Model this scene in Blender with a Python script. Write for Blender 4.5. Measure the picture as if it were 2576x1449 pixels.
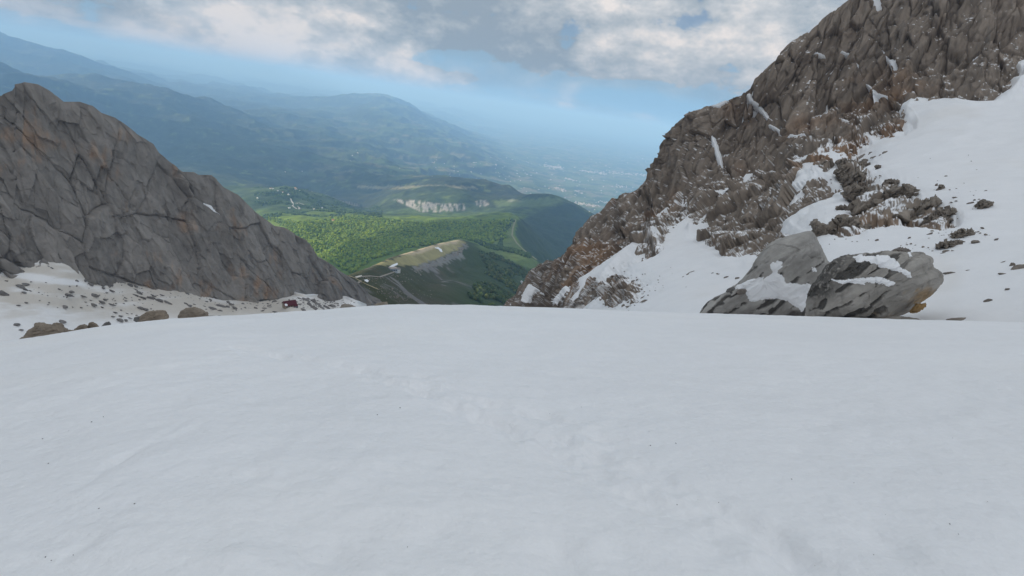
import bpy, math, random
import numpy as np
from mathutils import Matrix, Vector
for _o in list(bpy.data.objects): bpy.data.objects.remove(_o)
sc = bpy.context.scene
C = sc.collection
R_ = math.radians

# ------------------------------------------------------------------ camera, sky, sun, exposure
IW, IH, IF = 2576.0, 1449.0, 1300.0          # working size of the photograph and focal length in its pixels
PITCH, ROLL = R_(19.2), R_(8.5)
FWD = np.array([0, math.cos(PITCH), -math.sin(PITCH)])
UP0 = np.array([0, math.sin(PITCH), math.cos(PITCH)])
RT0 = np.array([1.0, 0, 0])
CR = RT0*math.cos(ROLL) + UP0*math.sin(ROLL)
CU = -RT0*math.sin(ROLL) + UP0*math.cos(ROLL)
cam = bpy.data.cameras.new('camera'); camo = bpy.data.objects.new('camera', cam); C.objects.link(camo)
cam.sensor_width = 36.0; cam.lens = 36.0*IF/IW; cam.clip_start = 0.1; cam.clip_end = 400000
camo.matrix_world = Matrix(((CR[0], CU[0], -FWD[0], 0), (CR[1], CU[1], -FWD[1], 0), (CR[2], CU[2], -FWD[2], 0), (0, 0, 0, 1)))
sc.camera = camo
sc.view_settings.view_transform = 'Standard'; sc.view_settings.look = 'None'
sc.view_settings.gamma = 1.0; sc.view_settings.use_curve_mapping = False
sc.view_settings.exposure = 0.40
sc.render.engine = 'CYCLES'
sc.cycles.max_bounces = 6; sc.cycles.diffuse_bounces = 3; sc.cycles.volume_bounces = 1
sc.cycles.transparent_max_bounces = 8
sc.cycles.use_denoising = True

SUN_AZ, SUN_EL = R_(-92), R_(16)            # azimuth from +Y towards +X
sun_dir = Vector((math.sin(SUN_AZ)*math.cos(SUN_EL), math.cos(SUN_AZ)*math.cos(SUN_EL), math.sin(SUN_EL)))
sl = bpy.data.lights.new('sun', 'SUN'); sl.energy = 5.0; sl.angle = R_(0.6); sl.color = (1.0, 0.9, 0.76)
so = bpy.data.objects.new('sun', sl); C.objects.link(so)
so.rotation_euler = (-sun_dir).to_track_quat('-Z', 'Y').to_euler()

class NT:                                      # small helper for node trees
    def __init__(s, tree): s.t = tree
    def n(s, typ, ins=None, **kw):
        nd = s.t.nodes.new(typ)
        for k, v in kw.items(): setattr(nd, k, v)
        for k, v in (ins or {}).items():
            if hasattr(v, 'is_output') or isinstance(v, bpy.types.NodeSocket): s.t.links.new(v, nd.inputs[k])
            else: nd.inputs[k].default_value = v
        return nd
    def m(s, op, a, b=None, c=None, clamp=False):
        d = {0: a}
        if b is not None: d[1] = b
        if c is not None: d[2] = c
        return s.n('ShaderNodeMath', d, operation=op, use_clamp=clamp).outputs[0]
    def mix(s, f, a, b):
        nd = s.n('ShaderNodeMix', data_type='RGBA')
        for k, v in ((0, f), (6, a), (7, b)):
            if isinstance(v, bpy.types.NodeSocket): s.t.links.new(v, nd.inputs[k])
            else: nd.inputs[k].default_value = v if k == 0 else (*v[:3], 1)
        return nd.outputs[2]
    def ss(s, x, lo, hi):
        nd = s.n('ShaderNodeMapRange', {0: x, 1: lo, 2: hi}, interpolation_type='SMOOTHSTEP'); return nd.outputs[0]
    def noise(s, vec, scale, detail=6, rough=0.55, dist=0.0, dim='3D'):
        return s.n('ShaderNodeTexNoise', {'Vector': vec, 'Scale': scale, 'Detail': detail, 'Roughness': rough, 'Distortion': dist}, noise_dimensions=dim).outputs[0]

def pdir(px, py):
    px = np.asarray(px, float); py = np.asarray(py, float)
    d = FWD + CR*((px-IW/2)/IF)[..., None] + CU*((IH/2-py)/IF)[..., None]
    return d/np.linalg.norm(d, axis=-1, keepdims=True)
def pt(px, py, r):                             # point seen at a pixel of the photograph at horizontal distance r
    d = pdir(px, py); return d*(np.asarray(r, float)/np.hypot(d[..., 0], d[..., 1]))[..., None]
def azel(px, py):
    d = pdir(px, py); return math.atan2(d[0], d[1]), math.asin(d[2])

def build_world():
    w = bpy.data.worlds.new('World'); sc.world = w; w.use_nodes = True
    w.cycles.sampling_method = 'MANUAL'; w.cycles.sample_map_resolution = 256
    t = w.node_tree; t.nodes.clear(); N = NT(t)
    tc = N.n('ShaderNodeTexCoord').outputs['Generated']
    xyz = N.n('ShaderNodeSeparateXYZ', {0: tc}).outputs
    sky = N.n('ShaderNodeTexSky', sky_type='NISHITA', sun_disc=False, sun_elevation=SUN_EL, sun_rotation=SUN_AZ, altitude=2500.0, air_density=1.0, dust_density=0.1, ozone_density=2.5)
    az = N.m('ARCTAN2', xyz[0], xyz[1]); el = N.m('ARCSINE', xyz[2])
    # cloud layer coordinates: a plane overhead, foreshortened towards the horizon
    zz = N.m('ADD', N.m('MAXIMUM', xyz[2], 0.0), 0.10)
    pl = N.n('ShaderNodeCombineXYZ', {0: N.m('DIVIDE', xyz[0], zz), 1: N.m('DIVIDE', xyz[1], zz), 2: 0.0}).outputs[0]
    dv = N.n('ShaderNodeVectorMath', {0: tc, 1: (1, 1, 1.9)}, operation='MULTIPLY').outputs[0]   # direction, clouds wider than tall
    big = N.noise(pl, 0.55, 5, 0.55, 0.3)
    fine = N.noise(dv, 6.0, 9, 0.58, 0.2)
    lump = N.noise(dv, 17.0, 8, 0.62, 0.25)
    tex = N.noise(dv, 3.0, 7, 0.55, 0.3)
    upd = N.n('ShaderNodeVectorMath', {0: dv, 1: (-0.03, 0.0, 0.035)}, operation='ADD').outputs[0]
    lump2 = N.noise(upd, 17.0, 8, 0.62, 0.25); fine2 = N.noise(upd, 6.0, 9, 0.58, 0.2)
    def blob(px, py, wpx, hpx, rot=0.0):       # soft ellipse of sky around the direction of a cloud
        a0, e0 = azel(px, py)
        da = N.m('SUBTRACT', az, a0); de = N.m('SUBTRACT', el, e0)
        th = ROLL + R_(rot)
        u = N.m('ADD', N.m('MULTIPLY', da, math.cos(rot*0.01745)), N.m('MULTIPLY', de, math.sin(rot*0.01745)))
        v = N.m('SUBTRACT', N.m('MULTIPLY', de, math.cos(rot*0.01745)), N.m('MULTIPLY', da, math.sin(rot*0.01745)))
        k = 1300.0
        q = N.m('ADD', N.m('POWER', N.m('ABSOLUTE', N.m('MULTIPLY', u, k/wpx)), 2.0), N.m('POWER', N.m('ABSOLUTE', N.m('MULTIPLY', v, k/hpx)), 2.0))
        return N.m('EXPONENT', N.m('MULTIPLY', q, -1.0))
    def add(*l):
        r = l[0]
        for x in l[1:]: r = N.m('ADD', r, x)
        return r
    # cover: solid overhead, breaking up towards the horizon
    cover = N.m('ADD', N.m('MULTIPLY', N.ss(el, -0.005, 0.085), 0.80), N.m('MULTIPLY', N.m('SUBTRACT', big, 0.5), 0.9))
    gaps = add(N.m('MULTIPLY', blob(1490, 244, 230, 30, 2), -1.0), N.m('MULTIPLY', blob(1110, 150, 140, 24, 0), -0.8), N.m('MULTIPLY', blob(1640, 280, 90, 40, 0), -0.6), N.m('MULTIPLY', blob(60, 95, 240, 26, 0), -0.35))
    puffs = add(N.m('MULTIPLY', blob(640, 100, 150, 75, 0), 0.62), N.m('MULTIPLY', blob(1060, 198, 105, 32, 8), 0.75), N.m('MULTIPLY', blob(1625, 302, 50, 24, 0), 0.95), N.m('MULTIPLY', blob(1425, 262, 34, 34, 0), 0.7), N.m('MULTIPLY', blob(1520, 282, 70, 22, -14), 0.6), N.m('MULTIPLY', blob(350, 85, 260, 40, 0), 0.25), N.m('MULTIPLY', blob(870, 180, 130, 36, 0), 0.4), N.m('MULTIPLY', blob(430, 135, 230, 34, 0), 0.4), N.m('MULTIPLY', blob(1240, 205, 110, 16, 0), 0.3), N.m('MULTIPLY', blob(700, 170, 120, 30, 0), 0.35))
    dens = add(cover, gaps, puffs, N.m('MULTIPLY', N.m('SUBTRACT', fine, 0.5), 1.7), N.m('MULTIPLY', N.m('SUBTRACT', lump, 0.5), 1.0), N.m('MULTIPLY', N.m('SUBTRACT', tex, 0.5), 0.6))
    cm = N.m('MAXIMUM', N.ss(dens, 0.28, 0.54), N.m('MULTIPLY', N.ss(dens, -0.55, 0.3), 0.45))
    # brightness of the cloud: grey bellies, warm white lit heads
    lit = add(N.m('MULTIPLY', blob(640, 100, 140, 66, 0), 0.72), N.m('MULTIPLY', blob(1075, 190, 95, 32, 8), 0.6), N.m('MULTIPLY', blob(1630, 298, 44, 22, 0), 0.75), N.m('MULTIPLY', blob(1425, 262, 28, 32, 0), 0.45), N.m('MULTIPLY', blob(40, 20, 260, 50, 0), 0.22), N.m('MULTIPLY', blob(1400, 60, 260, 90, 0), 0.10), N.m('MULTIPLY', blob(1750, 90, 280, 120, 0), 0.28), N.m('MULTIPLY', blob(280, 85, 140, 22, 0), 0.2),
              N.m('MULTIPLY', blob(1180, 90, 260, 85, -5), -0.5), N.m('MULTIPLY', blob(330, 60, 150, 35, 0), -0.25), N.m('MULTIPLY', blob(1530, 286, 65, 24, -14), -0.5))
    rel = N.m('ADD', N.m('MULTIPLY', N.m('SUBTRACT', lump, lump2), 1.3), N.m('MULTIPLY', N.m('SUBTRACT', fine, fine2), 1.5))
    lv = add(lit, rel, N.m('MULTIPLY', N.m('SUBTRACT', tex, 0.5), 1.3), N.m('MULTIPLY', N.m('SUBTRACT', fine, 0.5), 0.7), 0.40)
    ramp = N.n('ShaderNodeValToRGB', {0: lv})
    cr = ramp.color_ramp; cr.elements[0].position = 0.0; cr.elements[0].color = (0.195, 0.235, 0.275, 1)
    cr.elements[1].position = 1.0; cr.elements[1].color = (0.54, 0.505, 0.485, 1)
    e = cr.elements.new(0.40); e.color = (0.29, 0.318, 0.345, 1)
    e = cr.elements.new(0.70); e.color = (0.39, 0.40, 0.412, 1)
    bsky = N.n('ShaderNodeVectorMath', {0: sky.outputs[0], 'Scale': 0.085}, operation='SCALE').outputs[0]
    veil = N.m('MULTIPLY', N.m('SUBTRACT', 1.0, N.ss(el, 0.02, 0.16)), 0.92)
    bsky = N.mix(veil, bsky, (0.20, 0.36, 0.53))
    cm = N.m('MULTIPLY', cm, N.ss(el, -0.02, 0.03))
    ovc = N.n('ShaderNodeVectorMath', {0: ramp.outputs[0], 'Scale': N.m('ADD', 1.0, N.m('MULTIPLY', N.m('MAXIMUM', xyz[2], 0.0), 1.0))}, operation='SCALE').outputs[0]   # an overcast sky is brighter overhead
    col = N.mix(cm, bsky, ovc)
    bg = N.n('ShaderNodeBackground', {0: col, 1: 1.0})
    out = N.n('ShaderNodeOutputWorld'); t.links.new(bg.outputs[0], out.inputs[0])
build_world()

# ------------------------------------------------------------------ numpy helpers
rng = np.random.default_rng(7)
def _h(ix, iy, iz, seed):
    h = ix.astype(np.uint32)*np.uint32(374761393) + iy.astype(np.uint32)*np.uint32(668265263) + iz.astype(np.uint32)*np.uint32(2147483647 & 1274126177) + np.uint32((seed*974711+12345) & 0xffffffff)
    h ^= h >> np.uint32(13); h *= np.uint32(1274126177); h ^= h >> np.uint32(16); h *= np.uint32(2246822519); h ^= h >> np.uint32(15)
    return h
def vnoise(p, seed=0):                          # gradient noise, about -1..1
    p = np.asarray(p, float); sh = p.shape[:-1]; p = p.reshape(-1, 3)
    i = np.floor(p).astype(np.int64); f = (p-i).astype(np.float32)
    u = f*f*f*(f*(f*6-15)+10)
    out = np.zeros(len(p), np.float32)
    for dx in (0, 1):
        wx = u[:, 0] if dx else 1-u[:, 0]
        for dy in (0, 1):
            wy = wx*(u[:, 1] if dy else 1-u[:, 1])
            for dz in (0, 1):
                h = _h((i[:, 0]+dx), (i[:, 1]+dy), (i[:, 2]+dz), seed)
                gx = (h & np.uint32(1023)).astype(np.float32)/511.5-1
                gy = ((h >> np.uint32(10)) & np.uint32(1023)).astype(np.float32)/511.5-1
                gz = ((h >> np.uint32(20)) & np.uint32(1023)).astype(np.float32)/511.5-1
                out += wy*(u[:, 2] if dz else 1-u[:, 2])*(gx*(f[:, 0]-dx)+gy*(f[:, 1]-dy)+gz*(f[:, 2]-dz))
    return (out*1.5).reshape(sh)
def fbm(p, oct=4, seed=0, gain=0.5, lac=2.03):
    p = np.asarray(p, float); a = 1.0; s = 0; o = 0
    for k in range(oct):
        o = o + a*vnoise(p, seed+k*17); s += a; a *= gain; p = p*lac + 3.7
    return o/s
def ridged(p, oct=3, seed=0, gain=0.5, lac=2.1):
    p = np.asarray(p, float); a = 1.0; s = 0; o = 0
    for k in range(oct):
        o = o + a*(1-2*np.abs(vnoise(p, seed+k*31))); s += a; a *= gain; p = p*lac + 5.1
    return o/s
def worley(p, seed=0):                          # F1, F2, cell id
    p = np.asarray(p, float); sh = p.shape[:-1]; p = p.reshape(-1, 3)
    i = np.floor(p).astype(np.int64); f = p-i
    f1 = np.full(len(p), 9.0); f2 = np.full(len(p), 9.0); idc = np.zeros(len(p))
    for dx in (-1, 0, 1):
        for dy in (-1, 0, 1):
            for dz in (-1, 0, 1):
                h = _h(i[:, 0]+dx, i[:, 1]+dy, i[:, 2]+dz, seed)
                ox = (h & np.uint32(1023))/1023.0; oy = ((h >> np.uint32(10)) & np.uint32(1023))/1023.0; oz = ((h >> np.uint32(20)) & np.uint32(1023))/1023.0
                d = (dx+ox-f[:, 0])**2+(dy+oy-f[:, 1])**2+(dz+oz-f[:, 2])**2
                c = d < f1
                f2 = np.where(c, f1, np.minimum(f2, d)); idc = np.where(c, (h >> np.uint32(5)) % np.uint32(4096)/4096.0, idc); f1 = np.where(c, d, f1)
    return np.sqrt(f1).reshape(sh), np.sqrt(f2).reshape(sh), idc.reshape(sh)
def facets(p, seed):                             # broken planar faces: every cell is a tilted plane, with sharp steps between
    p = np.asarray(p, np.float32); sh = p.shape[:-1]; p = p.reshape(-1, 3)
    i = np.floor(p).astype(np.int64); f = (p-i).astype(np.float32)
    f1 = np.full(len(p), 9.0, np.float32); f2 = f1.copy(); bh = np.zeros(len(p), np.float32); v = np.zeros(len(p), np.float32)
    for dx in (-1, 0, 1):
        for dy in (-1, 0, 1):
            for dz in (-1, 0, 1):
                h = _h(i[:, 0]+dx, i[:, 1]+dy, i[:, 2]+dz, seed)
                ax = dx+(h & np.uint32(1023)).astype(np.float32)/1023-f[:, 0]; ay = dy+((h >> np.uint32(10)) & np.uint32(1023)).astype(np.float32)/1023-f[:, 1]; az_ = dz+((h >> np.uint32(20)) & np.uint32(1023)).astype(np.float32)/1023-f[:, 2]
                d = ax*ax+ay*ay+az_*az_; c = d < f1
                f2 = np.where(c, f1, np.minimum(f2, d)); f1 = np.where(c, d, f1)
                r1 = ((h >> np.uint32(3)) & np.uint32(255)).astype(np.float32)/127.5-1; r2 = ((h >> np.uint32(12)) & np.uint32(255)).astype(np.float32)/127.5-1; r3 = ((h >> np.uint32(21)) & np.uint32(255)).astype(np.float32)/255
                v = np.where(c, r1*ax+r2*ay*1.3+(r3-0.5)*0.9, v); bh = np.where(c, r3, bh)
    return v.reshape(sh), bh.reshape(sh), (np.sqrt(f2)-np.sqrt(f1)).reshape(sh)
def sstep(x, a, b):
    t = np.clip((x-a)/(b-a), 0, 1); return t*t*(3-2*t)
def tps(pts, vals, lam=0.0):                    # thin plate spline through 2-D points
    pts = np.asarray(pts, float); n = len(pts)
    def ker(d2): return 0.5*d2*np.log(d2+1e-12)
    d2 = ((pts[:, None]-pts[None])**2).sum(-1)
    A = np.zeros((n+3, n+3)); A[:n, :n] = ker(d2)+lam*np.eye(n); A[:n, n] = 1; A[:n, n+1:] = pts; A[n, :n] = 1; A[n+1:, :n] = pts.T
    b = np.zeros(n+3); b[:n] = vals
    w = np.linalg.solve(A, b)
    def f(q):
        q = np.asarray(q, float); sh = q.shape[:-1]; q = q.reshape(-1, 2); o = np.empty(len(q))
        for s in range(0, len(q), 40000):
            qq = q[s:s+40000]; d2 = ((qq[:, None]-pts[None])**2).sum(-1)
            o[s:s+40000] = ker(d2)@w[:n]+w[n]+qq@w[n+1:]
        return o.reshape(sh)
    return f
def sdpoly(x, y, poly):                          # signed distance to a polygon, positive inside
    poly = np.asarray(poly, float); inside = np.zeros(x.shape, bool); dm = np.full(x.shape, 1e9)
    for k in range(len(poly)):
        ax, ay = poly[k]; bx, by = poly[(k+1) % len(poly)]
        ex, ey = bx-ax, by-ay; L = ex*ex+ey*ey+1e-9
        t = np.clip(((x-ax)*ex+(y-ay)*ey)/L, 0, 1)
        dm = np.minimum(dm, (x-ax-t*ex)**2+(y-ay-t*ey)**2)
        c = (ay > y) != (by > y)
        xi = ax+(y-ay)/(by-ay+1e-12)*ex
        inside ^= c & (x < xi)
    d = np.sqrt(dm); return np.where(inside, d, -d)
def dpath(x, y, path):                           # distance to a polyline, and position along it 0..1
    path = np.asarray(path, float); dm = np.full(np.shape(x), 1e18); tt = np.zeros(np.shape(x)); n = len(path)-1
    for k in range(n):
        ax, ay = path[k]; bx, by = path[k+1]; ex, ey = bx-ax, by-ay
        t = np.clip(((x-ax)*ex+(y-ay)*ey)/(ex*ex+ey*ey+1e-9), 0, 1)
        d = (x-ax-t*ex)**2+(y-ay-t*ey)**2
        c = d < dm; dm = np.where(c, d, dm); tt = np.where(c, (k+t)/n, tt)
    return np.sqrt(dm), tt
def lerp3(a, b, t):
    return np.asarray(a)*(1-t[..., None])+np.asarray(b)*t[..., None]

def mesh_grid(name, P, col=None, mask=None, close_u=False, flip=False, attrs=None):
    nu, nv = P.shape[:2]
    idx = np.arange(nu*nv).reshape(nu, nv)
    if close_u: idx = np.vstack([idx, idx[:1]])
    q = np.stack([idx[:-1, :-1], idx[1:, :-1], idx[1:, 1:], idx[:-1, 1:]], -1)
    if flip: q = q[..., ::-1]
    q = q.reshape(-1, 4)
    if mask is not None:
        mk = mask.reshape(-1); q = q[mk[q].any(1)]
        used = np.unique(q); rem = np.full(nu*nv, -1, np.int64); rem[used] = np.arange(len(used)); q = rem[q]
    else: used = None
    V = P.reshape(-1, 3); V = V if used is None else V[used]
    me = bpy.data.meshes.new(name)
    me.vertices.add(len(V)); me.vertices.foreach_set('co', V.astype(np.float32).ravel())
    me.loops.add(q.size); me.loops.foreach_set('vertex_index', q.astype(np.int32).ravel())
    me.polygons.add(len(q)); me.polygons.foreach_set('loop_start', np.arange(0, q.size, 4, dtype=np.int32)); me.polygons.foreach_set('loop_total', np.full(len(q), 4, np.int32))
    me.polygons.foreach_set('use_smooth', np.ones(len(q), bool))
    me.update(calc_edges=True)
    def put(nm, a):
        a = a.reshape(-1, a.shape[-1]); a = a if used is None else a[used]
        at = me.attributes.new(nm, 'FLOAT_COLOR', 'POINT'); c4 = np.ones((len(a), 4), np.float32); c4[:, :3] = a
        at.data.foreach_set('color', c4.ravel())
    if col is not None: put('col', col)
    for k, v in (attrs or {}).items(): put(k, v)
    return me
def mesh_pf(name, V, Fc, smooth=False):
    me = bpy.data.meshes.new(name); me.from_pydata([tuple(map(float, v)) for v in V], [], [tuple(map(int, f)) for f in Fc]); me.update()
    if smooth: me.polygons.foreach_set('use_smooth', np.ones(len(me.polygons), bool))
    return me
def link(name, me, mat=None, parent=None, loc=None, kind=None, label=None, cat=None, group=None):
    o = bpy.data.objects.new(name, me); C.objects.link(o)
    if mat is not None and me is not None and not len(me.materials): me.materials.append(mat)
    if parent is not None: o.parent = parent
    if loc is not None: o.location = [float(v) for v in loc]
    if kind: o['kind'] = kind
    if label: o['label'] = label
    if cat: o['category'] = cat
    if group: o['group'] = group
    return o
def normals(P):
    du = np.gradient(P, axis=0); dv = np.gradient(P, axis=1)
    n = np.cross(du, dv); return n/(np.linalg.norm(n, axis=-1, keepdims=True)+1e-9)

# ------------------------------------------------------------------ materials
def mat_attr(name, bump_scale=1.0, bump=0.3, bump_dist=0.2, rough=0.9, var=0.25, vscale=0.6, stretch=None, spec=0.2):
    m = bpy.data.materials.new(name); m.use_nodes = True; t = m.node_tree; N = NT(t)
    b = t.nodes['Principled BSDF']; b.inputs['Roughness'].default_value = rough; b.inputs['Specular IOR Level'].default_value = spec
    a = N.n('ShaderNodeAttribute', attribute_name='col').outputs['Color']
    g = N.n('ShaderNodeNewGeometry').outputs['Position']
    if stretch is not None:
        comp = [N.n('ShaderNodeVectorMath', {0: g, 1: tuple(v)}, operation='DOT_PRODUCT').outputs['Value'] for v in stretch]
        g = N.n('ShaderNodeCombineXYZ', {0: comp[0], 1: comp[1], 2: comp[2]}).outputs[0]
    nz = N.noise(g, vscale, 8, 0.65)
    k = N.m('ADD', N.m('MULTIPLY', N.m('SUBTRACT', nz, 0.5), var*4), 1.0)
    cc = N.n('ShaderNodeVectorMath', {0: a, 'Scale': k}, operation='SCALE').outputs[0]
    t.links.new(cc, b.inputs['Base Color'])
    nb = N.noise(g, bump_scale, 9, 0.68)
    bp = N.n('ShaderNodeBump', {'Strength': bump, 'Distance': bump_dist, 'Height': nb})
    t.links.new(bp.outputs[0], b.inputs['Normal'])
    return m
def mat_flat(name, col, rough=0.8, var=0.15, scale=2.0, bump=0.0, obj=True, bd=0.05):
    m = bpy.data.materials.new(name); m.use_nodes = True; t = m.node_tree; N = NT(t)
    b = t.nodes['Principled BSDF']; b.inputs['Roughness'].default_value = rough; b.inputs['Specular IOR Level'].default_value = 0.25
    tc = N.n('ShaderNodeTexCoord').outputs['Object']
    nz = N.noise(tc, scale, 6, 0.6)
    k = N.m('ADD', N.m('MULTIPLY', N.m('SUBTRACT', nz, 0.5), var*4), 1.0)
    rd = N.n('ShaderNodeObjectInfo').outputs['Random']
    k = N.m('MULTIPLY', k, N.m('ADD', N.m('MULTIPLY', rd, 0.3), 0.85))
    cc = N.n('ShaderNodeVectorMath', {0: col, 'Scale': k}, operation='SCALE').outputs[0]
    t.links.new(cc, b.inputs['Base Color'])
    if bump:
        bp = N.n('ShaderNodeBump', {'Strength': bump, 'Distance': bd, 'Height': N.noise(tc, scale*3, 8, 0.65)})
        t.links.new(bp.outputs[0], b.inputs['Normal'])
    return m

# strata direction of the right-hand face (runs up to the right, steeply)
SA = CR*0.50 + CU*0.86 + FWD*0.35; SA /= np.linalg.norm(SA)
SB = np.cross(SA, FWD); SB /= np.linalg.norm(SB)
SC = np.cross(SA, SB)
M_rock_r = mat_attr('grey_brown_strata_rock', 0.8, 0.7, 0.5, 0.92, 0.22, 0.45, stretch=(SA*0.28, SB, SC))
M_rock_l = mat_attr('grey_limestone_wall', 0.35, 0.4, 0.4, 0.92, 0.12, 0.2)
M_land = mat_attr('valley_ground', 0.022, 0.8, 14.0, 0.95, 0.28, 0.010)
M_boulder = mat_attr('layered_boulder_rock', 3.0, 0.55, 0.10, 0.9, 0.16, 1.6)
def mat_snow(name, rough=0.55):
    m = bpy.data.materials.new(name); m.use_nodes = True; t = m.node_tree; N = NT(t)
    b = t.nodes['Principled BSDF']; b.inputs['Roughness'].default_value = rough; b.inputs['Specular IOR Level'].default_value = 0.25
    a = N.n('ShaderNodeAttribute', attribute_name='col').outputs['Color']
    g = N.n('ShaderNodeNewGeometry').outputs['Position']
    k = N.m('ADD', N.m('MULTIPLY', N.m('ADD', N.m('SUBTRACT', N.noise(g, 0.25, 7, 0.6), 0.5), N.m('MULTIPLY', N.m('SUBTRACT', N.noise(g, 14.0, 4, 0.7), 0.5), 0.9)), 0.12), 1.0)
    cc = N.n('ShaderNodeVectorMath', {0: a, 'Scale': k}, operation='SCALE').outputs[0]
    t.links.new(cc, b.inputs['Base Color'])
    h = N.m('ADD', N.m('MULTIPLY', N.noise(g, 0.9, 5, 0.6), 1.0), N.m('MULTIPLY', N.noise(g, 9.0, 7, 0.65), 0.16))
    bp = N.n('ShaderNodeBump', {'Strength': 0.7, 'Distance': 0.16, 'Height': h})
    t.links.new(bp.outputs[0], b.inputs['Normal'])
    return m
M_snow = mat_snow('old_snow')
SNOW = np.array([0.852, 0.845, 0.850]); DUST = np.array([0.60, 0.55, 0.49])

# ------------------------------------------------------------------ foreground snow slope
EDGE = [(-300, 905), (0, 865), (200, 830), (400, 805), (550, 797), (700, 790), (850, 777), (950, 768), (1000, 767), (1150, 768), (1300, 772), (1560, 783), (1760, 790), (2100, 800), (2350, 807), (2576, 812), (2900, 822)]
_e = np.array([azel(*p) for p in EDGE]); _eaz, _et = _e[:, 0], -np.tan(_e[:, 1])
def edge_T(az):
    t = np.interp(az, _eaz, _et)
    a = math.atan2(0.125, 0.39); m = math.hypot(0.125, 0.39)
    back = m*np.cos(az+a)
    w = sstep(np.abs(az), R_(55), R_(110))
    return t*(1-w)+back*w
HC = 1.75
_az_s = np.radians(np.arange(-180, 180.5, 0.5))
_Ts = edge_T(_az_s); _k = np.ones(13)/13; _Ts = np.convolve(np.concatenate([_Ts[-20:], _Ts, _Ts[:20]]), _k, 'same')[20:-20]
def fg_z(r, az):
    T = np.interp(az, _az_s, _Ts)
    re = np.interp(az, np.radians([-180, -60, -30, -10, 10, 30, 60, 180]), [40, 22, 24, 30, 36, 38, 38, 40])
    c = HC/re**2; s = T-2*HC/re
    w = sstep(np.abs(az), R_(70), R_(120)); c = c*(1-w)+0.0002*w; s = s*(1-w)+(T+0.0)*w
    r1 = re*1.6; rr = np.minimum(r, r1)
    z = -HC-s*rr-c*rr*rr
    z = z-(r-rr)*(s+2*c*r1)
    return z
def ground_at(px, py):                            # where a view ray meets the foreground slope
    d = pdir(px, py); az = math.atan2(d[0], d[1]); tn = d[2]/math.hypot(d[0], d[1])
    r = np.linspace(0.5, 34, 4000); z = fg_z(r, np.full_like(r, az)); k = np.argmax(z > tn*r)
    return np.array([math.sin(az)*r[k], math.cos(az)*r[k]])
def build_foreground():
    azs = np.concatenate([np.radians(np.linspace(-180, -64, 60, endpoint=False)), np.radians(np.linspace(-64, 64, 760)), np.radians(np.linspace(64, 180, 61))[1:-1]])
    rs = np.concatenate([[0.02], np.geomspace(0.6, 48, 420), np.geomspace(50, 420, 40)])
    A, Rr = np.meshgrid(azs, rs, indexing='ij')
    Z = fg_z(Rr, A); X = np.sin(A)*Rr; Y = np.cos(A)*Rr
    p = np.stack([X, Y, np.zeros_like(X)], -1)
    near = sstep(Rr, 0.3, 2)*(1-sstep(Rr, 26, 60))
    Z += near*(0.045*fbm(p/2.2, 3, 5)+0.028*fbm(p/0.5, 3, 9)*(0.5+sstep(fbm(p/3.5, 2, 12), -0.2, 0.3)))+0.05*fbm(p/1.7, 2, 15)*sstep(Rr, 12, 25)*(1-sstep(Rr, 40, 60))+0.10*fbm(p/9.0, 2, 3)*sstep(Rr, 3, 15)*(1-sstep(Rr, 30, 60))*0.6
    # soft wind ripples across the slope
    Z += near*0.020*ridged(np.stack([X/1.6+0.3*Y, Y/0.35, 0*X], -1), 2, 21)*sstep(fbm(p/4, 2, 33), -0.2, 0.4)
    # trampled ski tracks and old footprints
    def track(pix, w, depth, rough, seed):
        path = [ground_at(*q) for q in pix]
        d, t = dpath(X, Y, path)
        n = fbm(p/0.35, 3, seed); n2 = fbm(p/1.1, 2, seed+1)
        return -depth*np.exp(-(d/w)**2)*(0.55+0.9*n2)+rough*np.exp(-(d/(w*1.7))**2)*n
    for q in ([(560, 868), (900, 930), (1060, 985), (1200, 1050), (1400, 1120), (1530, 1210), (1650, 1270), (1900, 1360), (2050, 1440)],
              [(1050, 950), (1200, 1005), (1330, 1035), (1480, 1080), (1560, 1115)]):
        Z += track(q, 0.16, 0.085, 0.11, 61)
    Z += track([(1200, 1040), (1420, 1110), (1640, 1190), (1800, 1270), (2000, 1390)], 0.12, 0.07, 0.085, 71)
    for q in ([(480, 1050), (380, 1110), (260, 1180)], [(110, 1320), (20, 1370), (-60, 1400)], [(440, 1095), (300, 1150), (200, 1230)]):
        Z += track(q, 0.05, 0.016, 0.02, 81)
    frs = random.Random(3)
    for k in range(46):                            # single shallow prints and knocked-off lumps
        c = ground_at(frs.uniform(60, 2500), frs.uniform(930, 1430)); s = frs.uniform(0.05, 0.16); d2 = ((X-c[0])**2+((Y-c[1])*frs.uniform(0.6, 1.0))**2)/(s*s)
        Z += frs.choice([-0.03, -0.02, 0.02, -0.025])*np.exp(-d2)
    P = np.stack([X, Y, Z], -1)
    tint = fbm(p/5.0, 3, 44)[..., None]
    col = SNOW*(1+0.03*tint)-np.array([0, 0.006, 0.018])*sstep(tint, 0.0, 0.6)
    me = mesh_grid('snow_slope', P, col, close_u=True, flip=True)
    link('snow_slope', me, M_snow, kind='structure', label='smooth open snow slope in the foreground', cat='snow')
build_foreground()

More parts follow.
